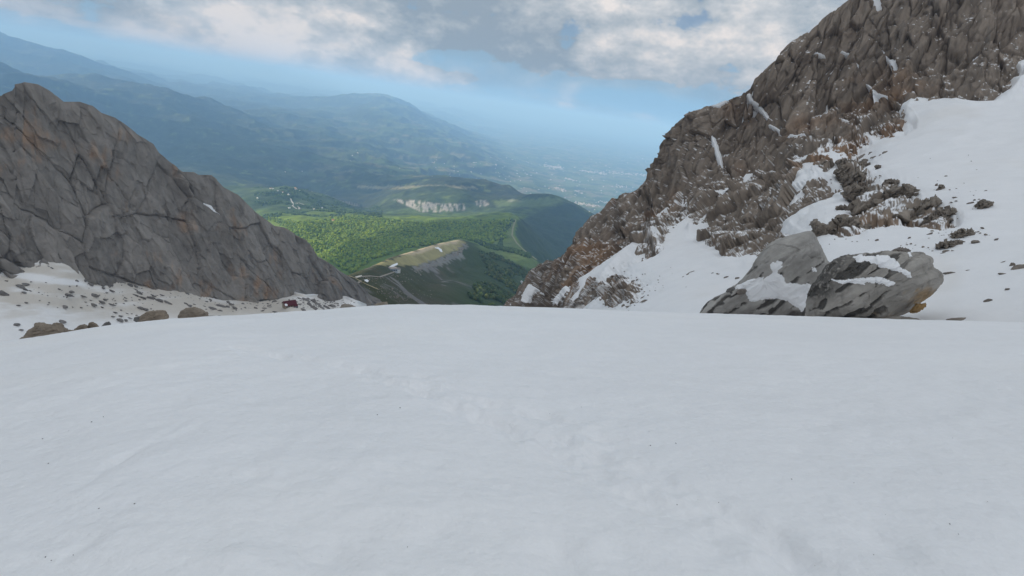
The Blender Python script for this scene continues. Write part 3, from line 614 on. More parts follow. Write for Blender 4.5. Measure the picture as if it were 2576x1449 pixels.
def build_land():
    na, nr = 820, 760
    azs = np.radians(np.linspace(-60, 46, na)); 
    rs = np.concatenate([np.geomspace(480, 9000, 500), np.geomspace(9080, 130000, nr-500)])
    A, Rr = np.meshgrid(azs, rs, indexing='ij'); X = np.sin(A)*Rr; Y = np.cos(A)*Rr
    Z = land(X, Y)
    P = np.stack([X, Y, Z], -1); q = np.stack([X, Y, 0*X], -1)
    N_ = normals(P); N_ *= np.where(N_[..., 2:] < 0, -1, 1); slope = 1-N_[..., 2]
    px, py = px_of(P)
    n1 = fbm(q/900, 4, 301); n2 = fbm(q/160, 4, 303); n3 = fbm(q/45, 3, 305)
    forest = np.array([0.040, 0.066, 0.022]); bright = np.array([0.105, 0.168, 0.026]); meadow = np.array([0.125, 0.165, 0.050]); dry = np.array([0.25, 0.215, 0.13]); rock = np.array([0.27, 0.25, 0.225])
    col = lerp3(np.broadcast_to(forest, P.shape), bright, sstep(n1+0.5*n2, -0.5, 0.6))
    col = lerp3(col, np.array([0.028, 0.037, 0.026])*(1+0.9*n2)[..., None], 0.85*sstep(Rr, 4300, 7000))
    mid = sstep(Rr, 1900, 2600)*(1-sstep(Rr, 3600, 4800))
    col = lerp3(col, lerp3(np.broadcast_to(bright, P.shape), np.array([0.165, 0.225, 0.022]), sstep(n2, -0.3, 0.4)), mid*0.9)
    col = col*(1+0.45*n3)[..., None]
    n4 = fbm(q/85, 4, 309); col = col*(1+0.75*n4*sstep(Rr, 2600, 3800))[..., None]
    mz = sstep(n1*0.5+n2+0.2*n3, 0.28, 0.42)*(1-sstep(slope, 0.10, 0.22))
    col = lerp3(col, meadow, mz*0.75*(1-0.8*mid))
    # far fields of the plain
    fld, f2_, fid = worley(np.stack([X/330+0.4*n2, Y/330, 0*X], -1), 311)
    fc = np.array([[0.06, 0.10, 0.03], [0.13, 0.17, 0.05], [0.22, 0.20, 0.11], [0.09, 0.14, 0.04], [0.05, 0.08, 0.03], [0.16, 0.19, 0.07]])[(fid*5.99).astype(int)]
    pl = sstep(Rr, 6800, 9500)*(1-sstep(slope, 0.02, 0.06))*sstep(A, R_(-34), R_(-6))
    col = lerp3(col, fc, pl*0.9)
    # bare rock where it is steep
    rk = sstep(slope+0.10*n2+0.08*n3, 0.30, 0.42)*sstep(Rr, 1500, 2500)*(1-mid)
    col = lerp3(col, rock*(1+0.4*n3)[..., None], rk*0.8)
    # near alpine ground: brown grass, scree
    alp = 1-sstep(Rr, 1700, 2300)
    grass = np.array([0.060, 0.066, 0.030]); scree = np.array([0.17, 0.16, 0.15])
    ac = lerp3(np.broadcast_to(grass, P.shape), np.array([0.085, 0.075, 0.05]), sstep(n2, -0.2, 0.4))
    str_ = fbm(np.stack([px/30+py/18, px/9-py/14, 0*px], -1), 4, 307)
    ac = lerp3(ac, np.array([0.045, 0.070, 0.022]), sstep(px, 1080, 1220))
    ac = lerp3(ac, scree*(1+0.5*n3)[..., None], sstep(n2+0.9*n3+0.3*(1-sstep(px, 980, 1120)), 0.30, 0.50)*(1-0.65*sstep(px, 1080, 1200)))
    col = lerp3(col, ac, alp*(px > 840))
    # left side of the near ridge is forest down to the crest
    d, t = dpath(X, Y, RIDGES[0][0][:, :2]); P0 = RIDGES[0][0]
    sg = np.zeros_like(X); dm = np.full(X.shape, 1e18)
    for k in range(len(P0)-1):
        ax, ay = P0[k, :2]; ex, ey = P0[k+1, :2]-P0[k, :2]
        tt = np.clip(((X-ax)*ex+(Y-ay)*ey)/(ex*ex+ey*ey), 0, 1); dd = (X-ax-tt*ex)**2+(Y-ay-tt*ey)**2
        c = dd < dm; dm = np.where(c, dd, dm); sg = np.where(c, ex*(Y-ay)-ey*(X-ax), sg)
    lw = sstep(d*np.sign(sg), 25, 70)*(Rr < 2300)
    col = lerp3(col, lerp3(np.broadcast_to(bright, P.shape), np.array([0.10, 0.16, 0.025]), sstep(n2, -.3, .4))*(1+0.4*n3)[..., None], lw)
    # painted by where they lie: meadow on the table top, right-hand pasture, pale crags
    def paint(poly, c, soft, amt=1.0, rmin=0, rmax=1e9, nz=0.0):
        nonlocal col
        m = sstep(sdpoly(px+nz*n3*20, py+nz*n3*12, poly), -soft, soft)*amt*(Rr > rmin)*(Rr < rmax)
        col = lerp3(col, np.asarray(c)*(1+0.35*n3)[..., None], m)
    paint([(945, 668), (985, 652), (1040, 634), (1100, 616), (1160, 604), (1172, 610), (1150, 628), (1100, 652), (1050, 668), (1000, 668)], (0.34, 0.30, 0.14), 3, 0.95, 800, 1900, 0.6)
    paint([(1000, 640), (1040, 631), (1100, 613), (1150, 601), (1158, 607), (1100, 622), (1040, 642)], (0.55, 0.44, 0.29), 3, 0.9, 800, 1900, 0.6)  # pale dry meadow, with sunlit brightness put into its colour
    paint([(1100, 655), (1150, 632), (1165, 612), (1178, 615), (1160, 645), (1110, 668), (1040, 682), (1040, 672)], (0.25, 0.24, 0.225), 3, 0.8, 800, 1950, 1.5)
    paint([(1195, 618), (1290, 600), (1312, 626), (1354, 655), (1350, 682), (1290, 660), (1240, 645)], (0.115, 0.165, 0.045), 5, 0.95, 1700, 3000, 0.4)
    paint([(1280, 556), (1297, 552), (1290, 590), (1305, 615), (1280, 610), (1275, 580)], (0.13, 0.175, 0.05), 3, 0.9, 2300, 3500, 0.6)
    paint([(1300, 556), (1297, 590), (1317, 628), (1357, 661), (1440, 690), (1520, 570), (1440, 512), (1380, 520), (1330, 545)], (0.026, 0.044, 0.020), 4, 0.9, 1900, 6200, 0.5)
    for pz in ([(990, 502), (1050, 504), (1110, 512), (1165, 512), (1172, 528), (1110, 534), (1060, 534), (1020, 516)], [(1195, 505), (1225, 503), (1232, 516), (1200, 522)], [(1250, 500), (1300, 503), (1320, 508), (1260, 508)], [(1180, 548), (1210, 540), (1220, 552), (1190, 560)]):
        w2 = sstep(fbm(np.stack([px/7, py/16, 0*px], -1), 3, 315), -0.2, 0.12)
        m = sstep(sdpoly(px+4*n3, py+3*n3, pz), -2, 2)*(Rr > 4000)*(Rr < 7500)*w2
        col = lerp3(col, (0.40, 0.37, 0.33), m*0.9)
    paint([(900, 467), (960, 469), (1100, 466), (1200, 470), (1200, 476), (1100, 474), (960, 476), (900, 474)], (0.27, 0.25, 0.15), 2, 0.75, 6500, 9500, 0.8)
    paint([(1240, 505), (1400, 498), (1420, 505), (1380, 518), (1250, 520)], (0.12, 0.17, 0.06), 3, 0.7, 5000, 7000, 0.8)
    col = np.clip(col, 0.01, 0.8)
    LAND.update(az=azs, r=rs, P=P)
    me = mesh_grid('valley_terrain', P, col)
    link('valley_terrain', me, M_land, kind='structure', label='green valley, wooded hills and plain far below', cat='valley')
build_land()

# unseen ridge added left of the view, sized to keep the snow in shade
def build_ridge_behind():
    nu, nv = 170, 60
    s = np.linspace(-700, 480, nu); v = np.linspace(-1, 1, nv); S, Vg = np.meshgrid(s, v, indexing='ij')
    q = np.stack([S/110, Vg*2, 0*S], -1)
    top = 325+25*fbm(q, 4, 401); top = -260+(top+260)*(1-sstep(S, 335, 470))
    zz = -260+(top+260)*(1-np.abs(Vg)**1.1)+16*fbm(q*3, 4, 405)
    P = np.stack([-570+Vg*200, S, zz], -1)
    f = fbm(P/30, 3, 407); snow = sstep(f, 0.1, 0.3)[..., None]
    me = mesh_grid('shade_ridge', P, np.array([0.16, 0.145, 0.13])*(1-snow)+SNOW*snow)
    link('shade_ridge', me, M_rock_r, kind='structure')
build_ridge_behind()

# haze in the air over the valley
def build_haze():
    x0, x1, y0, y1, z0, z1 = -125000, 110000, -2500, 140000, -2700, 400
    V = [(x, y, z) for x in (x0, x1) for y in (y0, y1) for z in (z0, z1)]
    F_ = [(0, 1, 3, 2), (4, 6, 7, 5), (0, 4, 5, 1), (2, 3, 7, 6), (0, 2, 6, 4), (1, 5, 7, 3)]
    m = bpy.data.materials.new('valley_haze'); m.use_nodes = True; t = m.node_tree; t.nodes.clear()
    v = t.nodes.new('ShaderNodeVolumePrincipled'); o = t.nodes.new('ShaderNodeOutputMaterial')
    v.inputs['Color'].default_value = (0.32, 0.59, 1.0, 1); v.inputs['Absorption Color'].default_value = (0.20, 0.20, 0.20, 1); v.inputs['Density'].default_value = 5.8e-5; v.inputs['Anisotropy'].default_value = 0.0
    t.links.new(v.outputs[0], o.inputs['Volume'])
    link('haze', mesh_pf('haze', V, F_), m, kind='stuff', label='pale blue haze in the air over the valley', cat='haze')
build_haze()

# ------------------------------------------------------------------ rocks
def ico(sub):
    t = (1+5**0.5)/2
    V = [(-1, t, 0), (1, t, 0), (-1, -t, 0), (1, -t, 0), (0, -1, t), (0, 1, t), (0, -1, -t), (0, 1, -t), (t, 0, -1), (t, 0, 1), (-t, 0, -1), (-t, 0, 1)]
    Fc = [(0, 11, 5), (0, 5, 1), (0, 1, 7), (0, 7, 10), (0, 10, 11), (1, 5, 9), (5, 11, 4), (11, 10, 2), (10, 7, 6), (7, 1, 8), (3, 9, 4), (3, 4, 2), (3, 2, 6), (3, 6, 8), (3, 8, 9), (4, 9, 5), (2, 4, 11), (6, 2, 10), (8, 6, 7), (9, 8, 1)]
    V = [np.array(v)/np.linalg.norm(v) for v in V]
    for _ in range(sub):
        c = {}; nf = []
        def mid(a, b):
            k = (min(a, b), max(a, b))
            if k not in c: m = V[a]+V[b]; V.append(m/np.linalg.norm(m)); c[k] = len(V)-1
            return c[k]
        for a, b, d in Fc:
            x, y, z = mid(a, b), mid(b, d), mid(d, a); nf += [(a, x, z), (b, y, x), (d, z, y), (x, y, z)]
        Fc = nf
    return np.array(V), Fc
def rock_mesh(seed, sub=3, cuts=9):
    g = np.random.default_rng(seed); V, Fc = ico(sub)
    V = V*(1+0.28*fbm(V*1.1+seed*3.1, 3, seed))[:, None]
    for _ in range(cuts):                            # flat broken faces
        n = g.normal(size=3); n /= np.linalg.norm(n); d = g.uniform(0.42, 0.78)
        e = V@n-d; V = V-np.where(e > 0, e*0.93, 0)[:, None]*n
    lay = g.normal(size=3); lay /= np.linalg.norm(lay)
    V = V*(1+0.05*np.sign(np.sin((V@lay)*11+2*fbm(V*2, 2, seed+3)))+0.07*fbm(V*5+seed, 3, seed+5))[:, None]
    V /= np.abs(V).max(0)
    return mesh_pf('rock', V, Fc)
M_grey = mat_flat('grey_rock', (0.185, 0.172, 0.163), 0.9, 0.22, 1.6, 0.6, bd=0.15)
M_brown = mat_flat('brown_grey_rock', (0.215, 0.184, 0.156), 0.9, 0.24, 1.6, 0.6, bd=0.15)
M_tan = mat_attr('tan_limestone', 2.5, 0.5, 0.08, 0.9, 0.14, 1.4)
ROCKS = {}
for nm, m, n, sd0 in (('grey', M_grey, 6, 10), ('brown', M_brown, 6, 40)):
    ROCKS[nm] = [rock_mesh(sd0+k, 3 if nm == 'brown' else 2) for k in range(n)]
    for me in ROCKS[nm]: me.materials.append(m)
rr = random.Random(5)
SMALL = []
def view_axes(p):
    d = p/np.linalg.norm(p); x = CR-d*(CR@d); x /= np.linalg.norm(x); y = np.cross(x, d); return x, y, d
def place_rock(p, wpx, hpx, rot, kind, label, group, sink=0.15, name='rock', depth=0.8):
    """a rock standing at p whose seen size is wpx by hpx pixels of the photograph"""
    x, y, d = CR, CU, FWD; k = float(p@FWD)/IF
    a = R_(-rot); xx = x*math.cos(a)+y*math.sin(a); yy = -x*math.sin(a)+y*math.cos(a)
    hw, hh = max(wpx*k/2, 0.05), max(hpx*k/2, 0.05)
    dp = max(min(hw, hh*2.2)*depth, hh*0.7)
    me = rr.choice(ROCKS[kind]); o = link(name, me, label=label, cat='rock', group=group)
    if group: SMALL.append((o, wpx, hpx, rot, kind))
    fl = rr.choice((-1, 1))
    # keep the frame right-handed
    if fl < 0: xx, yy = -xx, -yy
    c = p-y*hh*sink
    M = Matrix(((xx[0]*hw, yy[0]*hh, -d[0]*dp, c[0]), (xx[1]*hw, yy[1]*hh, -d[1]*dp, c[1]), (xx[2]*hw, yy[2]*hh, -d[2]*dp, c[2]), (0, 0, 0, 1)))
    o.matrix_world = M
    return o

# rocks melting out of the left snowfield: x, y, width, height, tilt in two views of it
LRA = [(90, 555, 45, 14, 8), (345, 603, 85, 35, 8), (270, 630, 120, 45, 22), (335, 670, 80, 40, 18), (320, 713, 65, 30, 10), (405, 690, 40, 15, 20), (248, 890, 80, 25, 0), (350, 852, 65, 18, 4), (872, 908, 110, 38, 8), (1103, 918, 42, 13, 4), (990, 910, 22, 12, 0), (780, 918, 22, 9, 0), (650, 878, 40, 9, 4), (640, 755, 35, 10, 4), (525, 712, 24, 11, 0), (570, 738, 20, 8, 0), (625, 578, 28, 11, 0), (938, 627, 40, 12, 10), (790, 665, 70, 18, 12), (960, 702, 130, 34, 14), (900, 742, 190, 34, 12), (1110, 760, 140, 22, 14), (1270, 752, 130, 48, 8), (1160, 552, 55, 28, 15), (1205, 510, 40, 26, 20), (1245, 525, 45, 26, 30), (1300, 522, 60, 20, 26), (1385, 538, 60, 14, 25), (1228, 600, 100, 40, 22), (1330, 580, 100, 28, 28), (1390, 612, 90, 34, 22), (1465, 605, 130, 46, 12), (1390, 653, 80, 24, 12), (1500, 686, 112, 28, 12), (1425, 810, 62, 22, 10), (1380, 842, 130, 26, 14), (1500, 872, 150, 20, 12), (1230, 818, 45, 10, 15), (1165, 843, 45, 10, 10), (1270, 880, 110, 30, 14), (1385, 912, 46, 16, 14), (1760, 612, 80, 44, 14), (1840, 628, 80, 22, 18), (1835, 670, 80, 16, 14), (1885, 720, 90, 42, 22), (1840, 750, 110, 24, 20), (1940, 785, 120, 30, 18), (2075, 755, 100, 24, 18), (2060, 790, 110, 46, 16), (2160, 820, 130, 42, 18), (2260, 845, 150, 38, 18), (2190, 750, 75, 18, 15), (2180, 648, 80, 42, 6), (2282, 645, 35, 36, 20), (1905, 925, 90, 40, 16), (1980, 945, 90, 34, 18), (1560, 985, 85, 18, 10), (1720, 995, 60, 11, 10), (1620, 1032, 100, 20, 6), (1520, 1040, 80, 18, 0), (1620, 1090, 95, 52, 10), (1710, 1093, 60, 30, 6), (1750, 1055, 110, 15, 10), (845, 1110, 90, 38, 16), (225, 1150, 105, 42, 10), (278, 1222, 70, 24, 6), (700, 380, 45, 16, 20), (655, 355, 30, 12, 20), (1700, 785, 60, 12, 22), (1680, 862, 26, 10, 10), (1820, 885, 50, 12, 25)]
LRB = [(45, 300, 60, 58, 20), (195, 375, 50, 35, 10), (215, 315, 36, 30, 20), (300, 350, 120, 60, 28), (355, 385, 70, 40, 20), (465, 410, 55, 45, 8), (455, 445, 40, 20, 14), (415, 465, 40, 22, 8), (425, 375, 30, 25, 20), (170, 490, 50, 28, 12), (220, 515, 60, 38, 14), (265, 495, 45, 18, 10), (590, 520, 150, 36, 10), (655, 525, 60, 26, 14), (480, 545, 90, 32, 16), (570, 567, 62, 20, 14), (665, 475, 50, 22, 35), (710, 505, 80, 30, 36), (745, 545, 90, 28, 30), (830, 492, 40, 36, 14), (855, 537, 36, 28, 6), (895, 540, 28, 14, 6), (975, 547, 45, 40, 10), (1075, 547, 52, 28, 4), (1200, 465, 62, 40, 14), (1140, 455, 35, 15, 14), (1120, 490, 32, 15, 14), (1130, 515, 36, 18, 10), (1040, 575, 90, 14, -24), (1130, 535, 90, 14, -24), (1345, 390, 90, 30, 10), (1480, 430, 52, 20, 20), (1550, 450, 90, 40, 26), (1640, 460, 70, 60, 40), (1690, 500, 90, 34, 36), (1740, 540, 90, 34, 34), (1520, 565, 72, 42, 14), (1590, 500, 70, 44, 35), (1640, 540, 100, 46, 20), (1790, 535, 90, 40, 24), (1870, 520, 110, 44, 22), (1430, 465, 60, 24, 20), (1085, 625, 66, 18, 6), (1195, 610, 92, 22, 16), (1225, 592, 120, 20, 20), (570, 640, 90, 30, 6), (485, 640, 80, 42, 6), (160, 648, 56, 34, 4), (385, 520, 50, 16, 20), (330, 430, 28, 12, 10), (1050, 470, 20, 9, 0), (985, 455, 16, 8, 0), (1170, 395, 40, 14, 20), (1240, 355, 70, 28, 10)]
for x, y, w, h, a in LRA:
    X, Y = x*0.18522, y*0.18522+603.7
    place_rock(lpos(X, Y), w*0.18522*1.12, h*0.18522*1.15, a, 'grey', 'grey rock on dusty snow below the left wall', 'grey rocks on the dusty left snowfield', 0.0)
for x, y, w, h, a in LRB:
    X, Y = x*0.21875+429.3, y*0.21875+657.4
    place_rock(lpos(X, Y), w*0.21875*1.12, h*0.21875*1.15, a, 'grey', 'grey rock on snow near the hut', 'grey rocks around the hut', 0.0)
place_rock(lpos(4, 738), 34, 21, 8, 'grey', 'rounded grey boulder cut by the left edge of the picture', None, 0.1, 'boulder')
place_rock(lpos(462, 710), 24, 15, 14, 'grey', 'pale grey boulder resting against the foot of the left wall', None, 0.1, 'boulder')

# rocks on the right-hand snow
RR4 = [(625, 270, 60, 34, -10), (655, 625, 22, 11, 0), (1045, 648, 40, 30, 0), (1298, 612, 46, 34, -40), (1515, 760, 62, 20, 12), (1530, 800, 40, 14, -6), (1483, 835, 30, 12, 0), (1745, 790, 32, 22, -40), (1690, 825, 80, 26, -14), (2315, 1057, 36, 13, 0), (1840, 1125, 50, 24, 35), (1785, 1163, 40, 12, -10), (2000, 1257, 56, 26, -25), (1768, 1283, 100, 45, -6), (1870, 680, 50, 13, -12), (1830, 690, 26, 10, 0), (1220, 767, 45, 10, -6), (1290, 747, 40, 11, -14), (975, 1235, 40, 20, -20), (590, 1265, 42, 42, 30), (1380, 1330, 90, 34, -16), (1480, 1315, 110, 36, -16), (1600, 1290, 90, 42, 24), (1410, 1390, 82, 24, -16), (1495, 1388, 45, 15, 10), (1365, 1422, 120, 22, -8), (1215, 1190, 76, 30, -26), (540, 800, 100, 60, 4), (480, 840, 140, 40, 4), (420, 285, 110, 60, -36), (515, 245, 60, 45, -10), (545, 285, 70, 24, -16), (285, 220, 80, 24, 10), (315, 270, 60, 24, -10), (450, 130, 40, 22, -20), (1690, 885, 50, 9, 6), (1800, 778, 30, 9, 0), (1850, 778, 24, 8, 0), (1210, 1240, 30, 10, 0)]
for x, y, w, h, a in RR4:
    X, Y = x*0.21296+2079.6, y*0.21296+335.4
    place_rock(rsnow(X, Y), w*0.21296*1.1, h*0.21296*1.15, a, 'brown', 'brown rock on the upper right snowfield', 'small rocks on the upper right snowfield', 0.0)
RR7 = [(2015, 855, 78, 26, 0), (2415, 858, 82, 16, 2), (2450, 975, 36, 15, -10), (2295, 1062, 78, 25, -6), (330, 888, 36, 26, -10), (410, 893, 36, 30, -30), (225, 855, 20, 11, 0), (262, 858, 20, 11, 0), (2160, 832, 42, 9, -4), (2485, 795, 40, 36, 0), (2415, 772, 50, 10, -20)]
for x, y, w, h, a in RR7:
    X, Y = x/3+1717.3, y/3+402.5
    place_rock(rsnow(X, Y), w/3*1.1, h/3*1.2, a, 'brown', 'grey rock near the great boulders', 'small rocks on the snow near the great boulders', 0.0)
place_rock(rsnow(2568, 672), 60, 34, -20, 'brown', 'dark angular rock cut by the right edge of the picture', None, 0.1, 'boulder')
place_rock(rsnow(2412, 806), 60, 17, -4, 'brown', 'flat tan rock sunk in snow right of the great boulder', None, 0.0, 'boulder')
RR5 = [(1550, 500, 74, 46, -24), (1600, 470, 40, 18, -20), (1560, 567, 78, 48, -24), (1605, 630, 62, 28, -6), (1665, 405, 16, 12, 0), (1867, 427, 14, 18, 0), (2240, 378, 72, 16, -20), (2195, 402, 42, 15, -35), (2140, 438, 28, 20, -40), (1690, 720, 90, 32, -22), (1640, 738, 50, 20, -10), (1530, 650, 82, 34, 6), (1440, 775, 52, 40, -40), (1500, 785, 74, 24, -6), (1380, 740, 72, 54, -50), (1330, 735, 72, 60, -50), (1815, 180, 32, 24, -30), (1665, 225, 26, 30, -20), (1820, 597, 30, 10, 0), (2490, 390, 32, 14, -10), (2555, 402, 44, 14, 6), (1660, 585, 30, 14, 0), (1690, 608, 16, 10, 0), (1750, 600, 14, 12, 0), (1790, 560, 30, 8, -40), (1850, 500, 24, 8, -40), (1880, 560, 50, 8, -32), (1820, 535, 40, 9, -40), (1665, 675, 60, 18, -30), (1740, 690, 20, 10, 0), (1575, 770, 30, 12, 0), (1605, 715, 20, 10, 0), (1535, 750, 46, 30, -30), (1480, 720, 60, 24, -36), (1640, 520, 26, 10, -20)]
for x, y, w, h, a in RR5:
    X, Y = x*0.21354+1261.2, y*0.21354+603.7
    place_rock(rsnow(X, Y), w*0.21354*1.1, h*0.21354*1.15, a, 'brown', 'dark rock on the snow bowl', 'small rocks on the snow bowl', 0.0)

# outcrops and boulders with their own outlines
def outline_rock(name, poly, r, half_depth, mat, colour, label=None, cat='rock', group=None, relief=0.3, nphi=120, nlam=60, lean=0.0, layer=None, colfn=None, seed=1, parent=None, p_exp=0.75, roundness=1.0, jag=0.0, stepfn=None, facet=1.0):
    poly = np.asarray(poly, float); cx, cy = (poly.max(0)+poly.min(0))/2
    xs_, ys_ = poly[:, 0]-cx, cy-poly[:, 1]
    c = pt(cx, cy, r); dist = np.linalg.norm(c); d = c/dist; x, y = CR, CU; k = float(c@FWD)/IF
    phi = np.linspace(-math.pi, math.pi, nphi, endpoint=False)
    rho = np.zeros(nphi)                                # outermost crossing of the outline in each direction
    for i in range(len(poly)):
        ax, ay = xs_[i], ys_[i]; bx, by = xs_[(i+1) % len(poly)], ys_[(i+1) % len(poly)]
        den = np.cos(phi)*(by-ay)-np.sin(phi)*(bx-ax); den = np.where(np.abs(den) < 1e-9, 1e-9, den)
        t = (ax*(by-ay)-ay*(bx-ax))/den; s = (ax*np.sin(phi)-ay*np.cos(phi))/den
        ok = (t > 0) & (s >= -1e-6) & (s <= 1+1e-6); rho = np.where(ok, np.maximum(rho, t), rho)
    rho *= k*(1+jag*fbm(np.stack([np.cos(phi)*3, np.sin(phi)*3, 0*phi+seed], -1), 4, seed))
    lam = np.linspace(-math.pi/2, math.pi/2, nlam)
    cl = np.cos(lam).clip(0)**p_exp; sl_ = np.sign(np.sin(lam))*np.abs(np.sin(lam))**roundness
    u = rho[:, None]*cl[None]*np.cos(phi)[:, None]; v = rho[:, None]*cl[None]*np.sin(phi)[:, None]; w = half_depth*np.repeat(sl_[None], nphi, 0)
    w = w-lean*v
    S = c+x*u[..., None]+y*v[..., None]-d*w[..., None]
    Sw = np.concatenate([S[-1:], S, S[:1]], 0); n = normals(Sw)[1:-1]; n *= np.where(((S-c)*n).sum(-1, keepdims=True) < 0, -1, 1)
    q = np.stack([u, v, w], -1); upx, vpx = u/k, v/k
    a = layer if layer is not None else R_(40); 
    lq = np.stack([q[..., 0]*math.cos(a)+q[..., 1]*math.sin(a), -q[..., 0]*math.sin(a)+q[..., 1]*math.cos(a), q[..., 2]], -1)
    sz = max(rho.max(), 0.3)
    h = relief*(0.9*ridged(lq/np.array([sz*1.2, sz*0.18, sz*0.5]), 3, seed)+0.5*fbm(lq/(sz*0.3), 3, seed+7)+0.35*ridged(lq/np.array([sz*.4, sz*0.06, sz*.2]), 2, seed+9)-0.5)
    h = h+relief*facet*(2.2*facets(lq/np.array([sz*0.55, sz*0.25, sz*0.35]), seed+21)[0]+1.0*facets(lq/np.array([sz*0.2, sz*0.1, sz*0.14]), seed+22)[0])
    h = h*(0.35+0.65*np.sin(np.abs(lam))**0.5)[None]
    if stepfn is not None: h = h+stepfn(upx+cx, cy-vpx, lq/k)*(w > 0)
    V = S+n*h[..., None]
    st = fbm(lq/np.array([sz*1.5, sz*0.12, sz*0.4]), 3, seed+11); bl = fbm(q/(sz*0.5), 3, seed+13)
    col = np.asarray(colour)*(1+0.22*st+0.3*bl)[..., None]
    PXg, PYg = upx+cx, cy-vpx
    if colfn: col = colfn(PXg, PYg, lq/k, col, w)
    me = mesh_grid(name, V, np.clip(col, 0.01, 0.9), close_u=True)
    o = link(name, me, mat, parent=parent, label=label, cat=cat if parent is None else None, group=group)
    return o, dict(S=S, n=n, px=PXg, py=PYg, w=w, k=k, V=V)
def snow_on(info, poly, parent, thick, name='snow_patch', lift=0.02):
    wob = fbm(np.stack([info['px']/10, info['py']/10, 0*info['px']], -1), 4, 5)*7
    sd = np.where(info['w'] > 0, sdpoly(info['px']+wob, info['py']+wob*0.6, poly), -9)
    t = thick*np.clip(sd/5, -0.4, 1)
    hh = ((info['V']-info['S'])*info['n']).sum(-1)
    for _ in range(8): hh = np.maximum(hh, 0.25*(np.roll(hh, 1, 0)+np.roll(hh, -1, 0)+np.roll(hh, 1, 1)+np.roll(hh, -1, 1)))
    base = info['S']+info['n']*hh[..., None]
    P = base+info['n']*(t+lift)[..., None]
    me = mesh_grid(name, P, np.broadcast_to(SNOW, P.shape), mask=sd > -1.5, close_u=True)
    return link(name, me, M_snow, parent=parent)

z7 = lambda l: [(a/3+1717.3, b/3+402.5) for a, b in l]
OUT = [([(1240, 230), (1300, 225), (1450, 235), (1465, 255), (1390, 310), (1330, 315), (1250, 275)], 'ribbed rock outcrop above the small round stone on the right snowfield'),
       ([(1540, 165), (1575, 155), (1618, 165), (1632, 205), (1600, 232), (1560, 240), (1520, 232), (1530, 190)], 'blunt grey rock tower standing alone at the top of the right outcrops'),
       ([(1545, 270), (1600, 235), (1720, 228), (1780, 280), (1740, 320), (1690, 345), (1620, 392), (1590, 370), (1570, 330)], 'wedge shaped brown outcrop tapering downward on the right snowfield'),
       ([(1320, 362), (1390, 365), (1480, 340), (1570, 345), (1605, 390), (1590, 440), (1520, 500), (1470, 530), (1380, 520), (1360, 450), (1335, 400)], 'largest brown outcrop in the middle of the right snowfield'),
       ([(1560, 545), (1600, 490), (1690, 425), (1750, 430), (1760, 470), (1700, 520), (1680, 590), (1600, 585), (1495, 580), (1500, 565)], 'dark outcrop with an overhanging lower edge on the right snowfield'),
       ([(1680, 440), (1760, 370), (1840, 325), (1912, 318), (1905, 345), (1860, 370), (1890, 425), (1860, 470), (1790, 495), (1740, 480)], 'long ribbed outcrop slanting up to the right across the snow'),
       ([(1092, 535), (1180, 480), (1330, 470), (1372, 530), (1370, 570), (1330, 600), (1200, 612), (1120, 585)], 'dark ribbed outcrop just above the pale slab boulder'),
       ([(985, 482), (1030, 480), (1080, 530), (1098, 580), (1045, 645), (1020, 620), (1000, 560)], 'narrow brown rib beside the top of the pale slab boulder'),
       ([(1810, 540), (1860, 480), (1930, 450), (2000, 470), (2015, 520), (1960, 545), (1880, 560)], 'cluster of thin tilted slabs at the right end of the outcrops'),
       ([(1880, 420), (1930, 405), (2060, 385), (2080, 400), (2040, 435), (1960, 450)], 'low broken ledge above the thin tilted slabs'),
       ([(2040, 562), (2090, 545), (2172, 540), (2165, 560), (2120, 585), (2060, 590)], 'oval dark rock alone in the snow right of the outcrops'),
       ([(2205, 385), (2240, 345), (2300, 320), (2322, 335), (2310, 375), (2250, 392)], 'slanting layered rock farthest right on the upper snowfield'),
       ([(1905, 252), (1915, 225), (1960, 192), (1970, 205), (1935, 245)], 'lone leaning leaf shaped rock on the open upper snowfield'),
       ([(1475, 40), (1490, 45), (1490, 90), (1470, 85), (1452, 50)], 'small upright rock below the rounded stone on the right snowfield'),
       ([(1310, 40), (1370, 25), (1440, 70), (1445, 115), (1400, 110), (1330, 75)], 'humped rock left of the small upright rock'),
       ([(1160, 110), (1200, 60), (1260, 70), (1290, 130), (1250, 190), (1200, 185)], 'jagged rock heap beside the main face above the ribbed outcrop'),
       ([(1220, 150), (1290, 110), (1360, 130), (1420, 165), (1430, 195), (1330, 215), (1240, 205)], 'broad broken rock ledge right of the jagged heap'),
       ([(1165, 20), (1220, 5), (1290, 25), (1280, 55), (1200, 60)], 'dark ledge at the top of the jagged heap'),
       ([(1040, 40), (1080, 15), (1110, 50), (1080, 75), (1045, 70)], 'rounded rock knob left of the jagged heap'),
       ([(1400, 215), (1430, 205), (1465, 212), (1440, 225), (1410, 228)], 'thin flat rock above the ribbed outcrop'),
       ([(1165, 365), (1200, 352), (1245, 365), (1220, 390), (1180, 392)], 'squat rock between the main face and the largest outcrop'),
       ([(1400, 300), (1430, 287), (1465, 300), (1450, 320), (1410, 320)], 'small rounded stone under the ribbed outcrop'),
       ([(1925, 655), (1960, 640), (2080, 622), (2085, 640), (2000, 660)], 'long low strip of rock on the snow above the great boulder')]
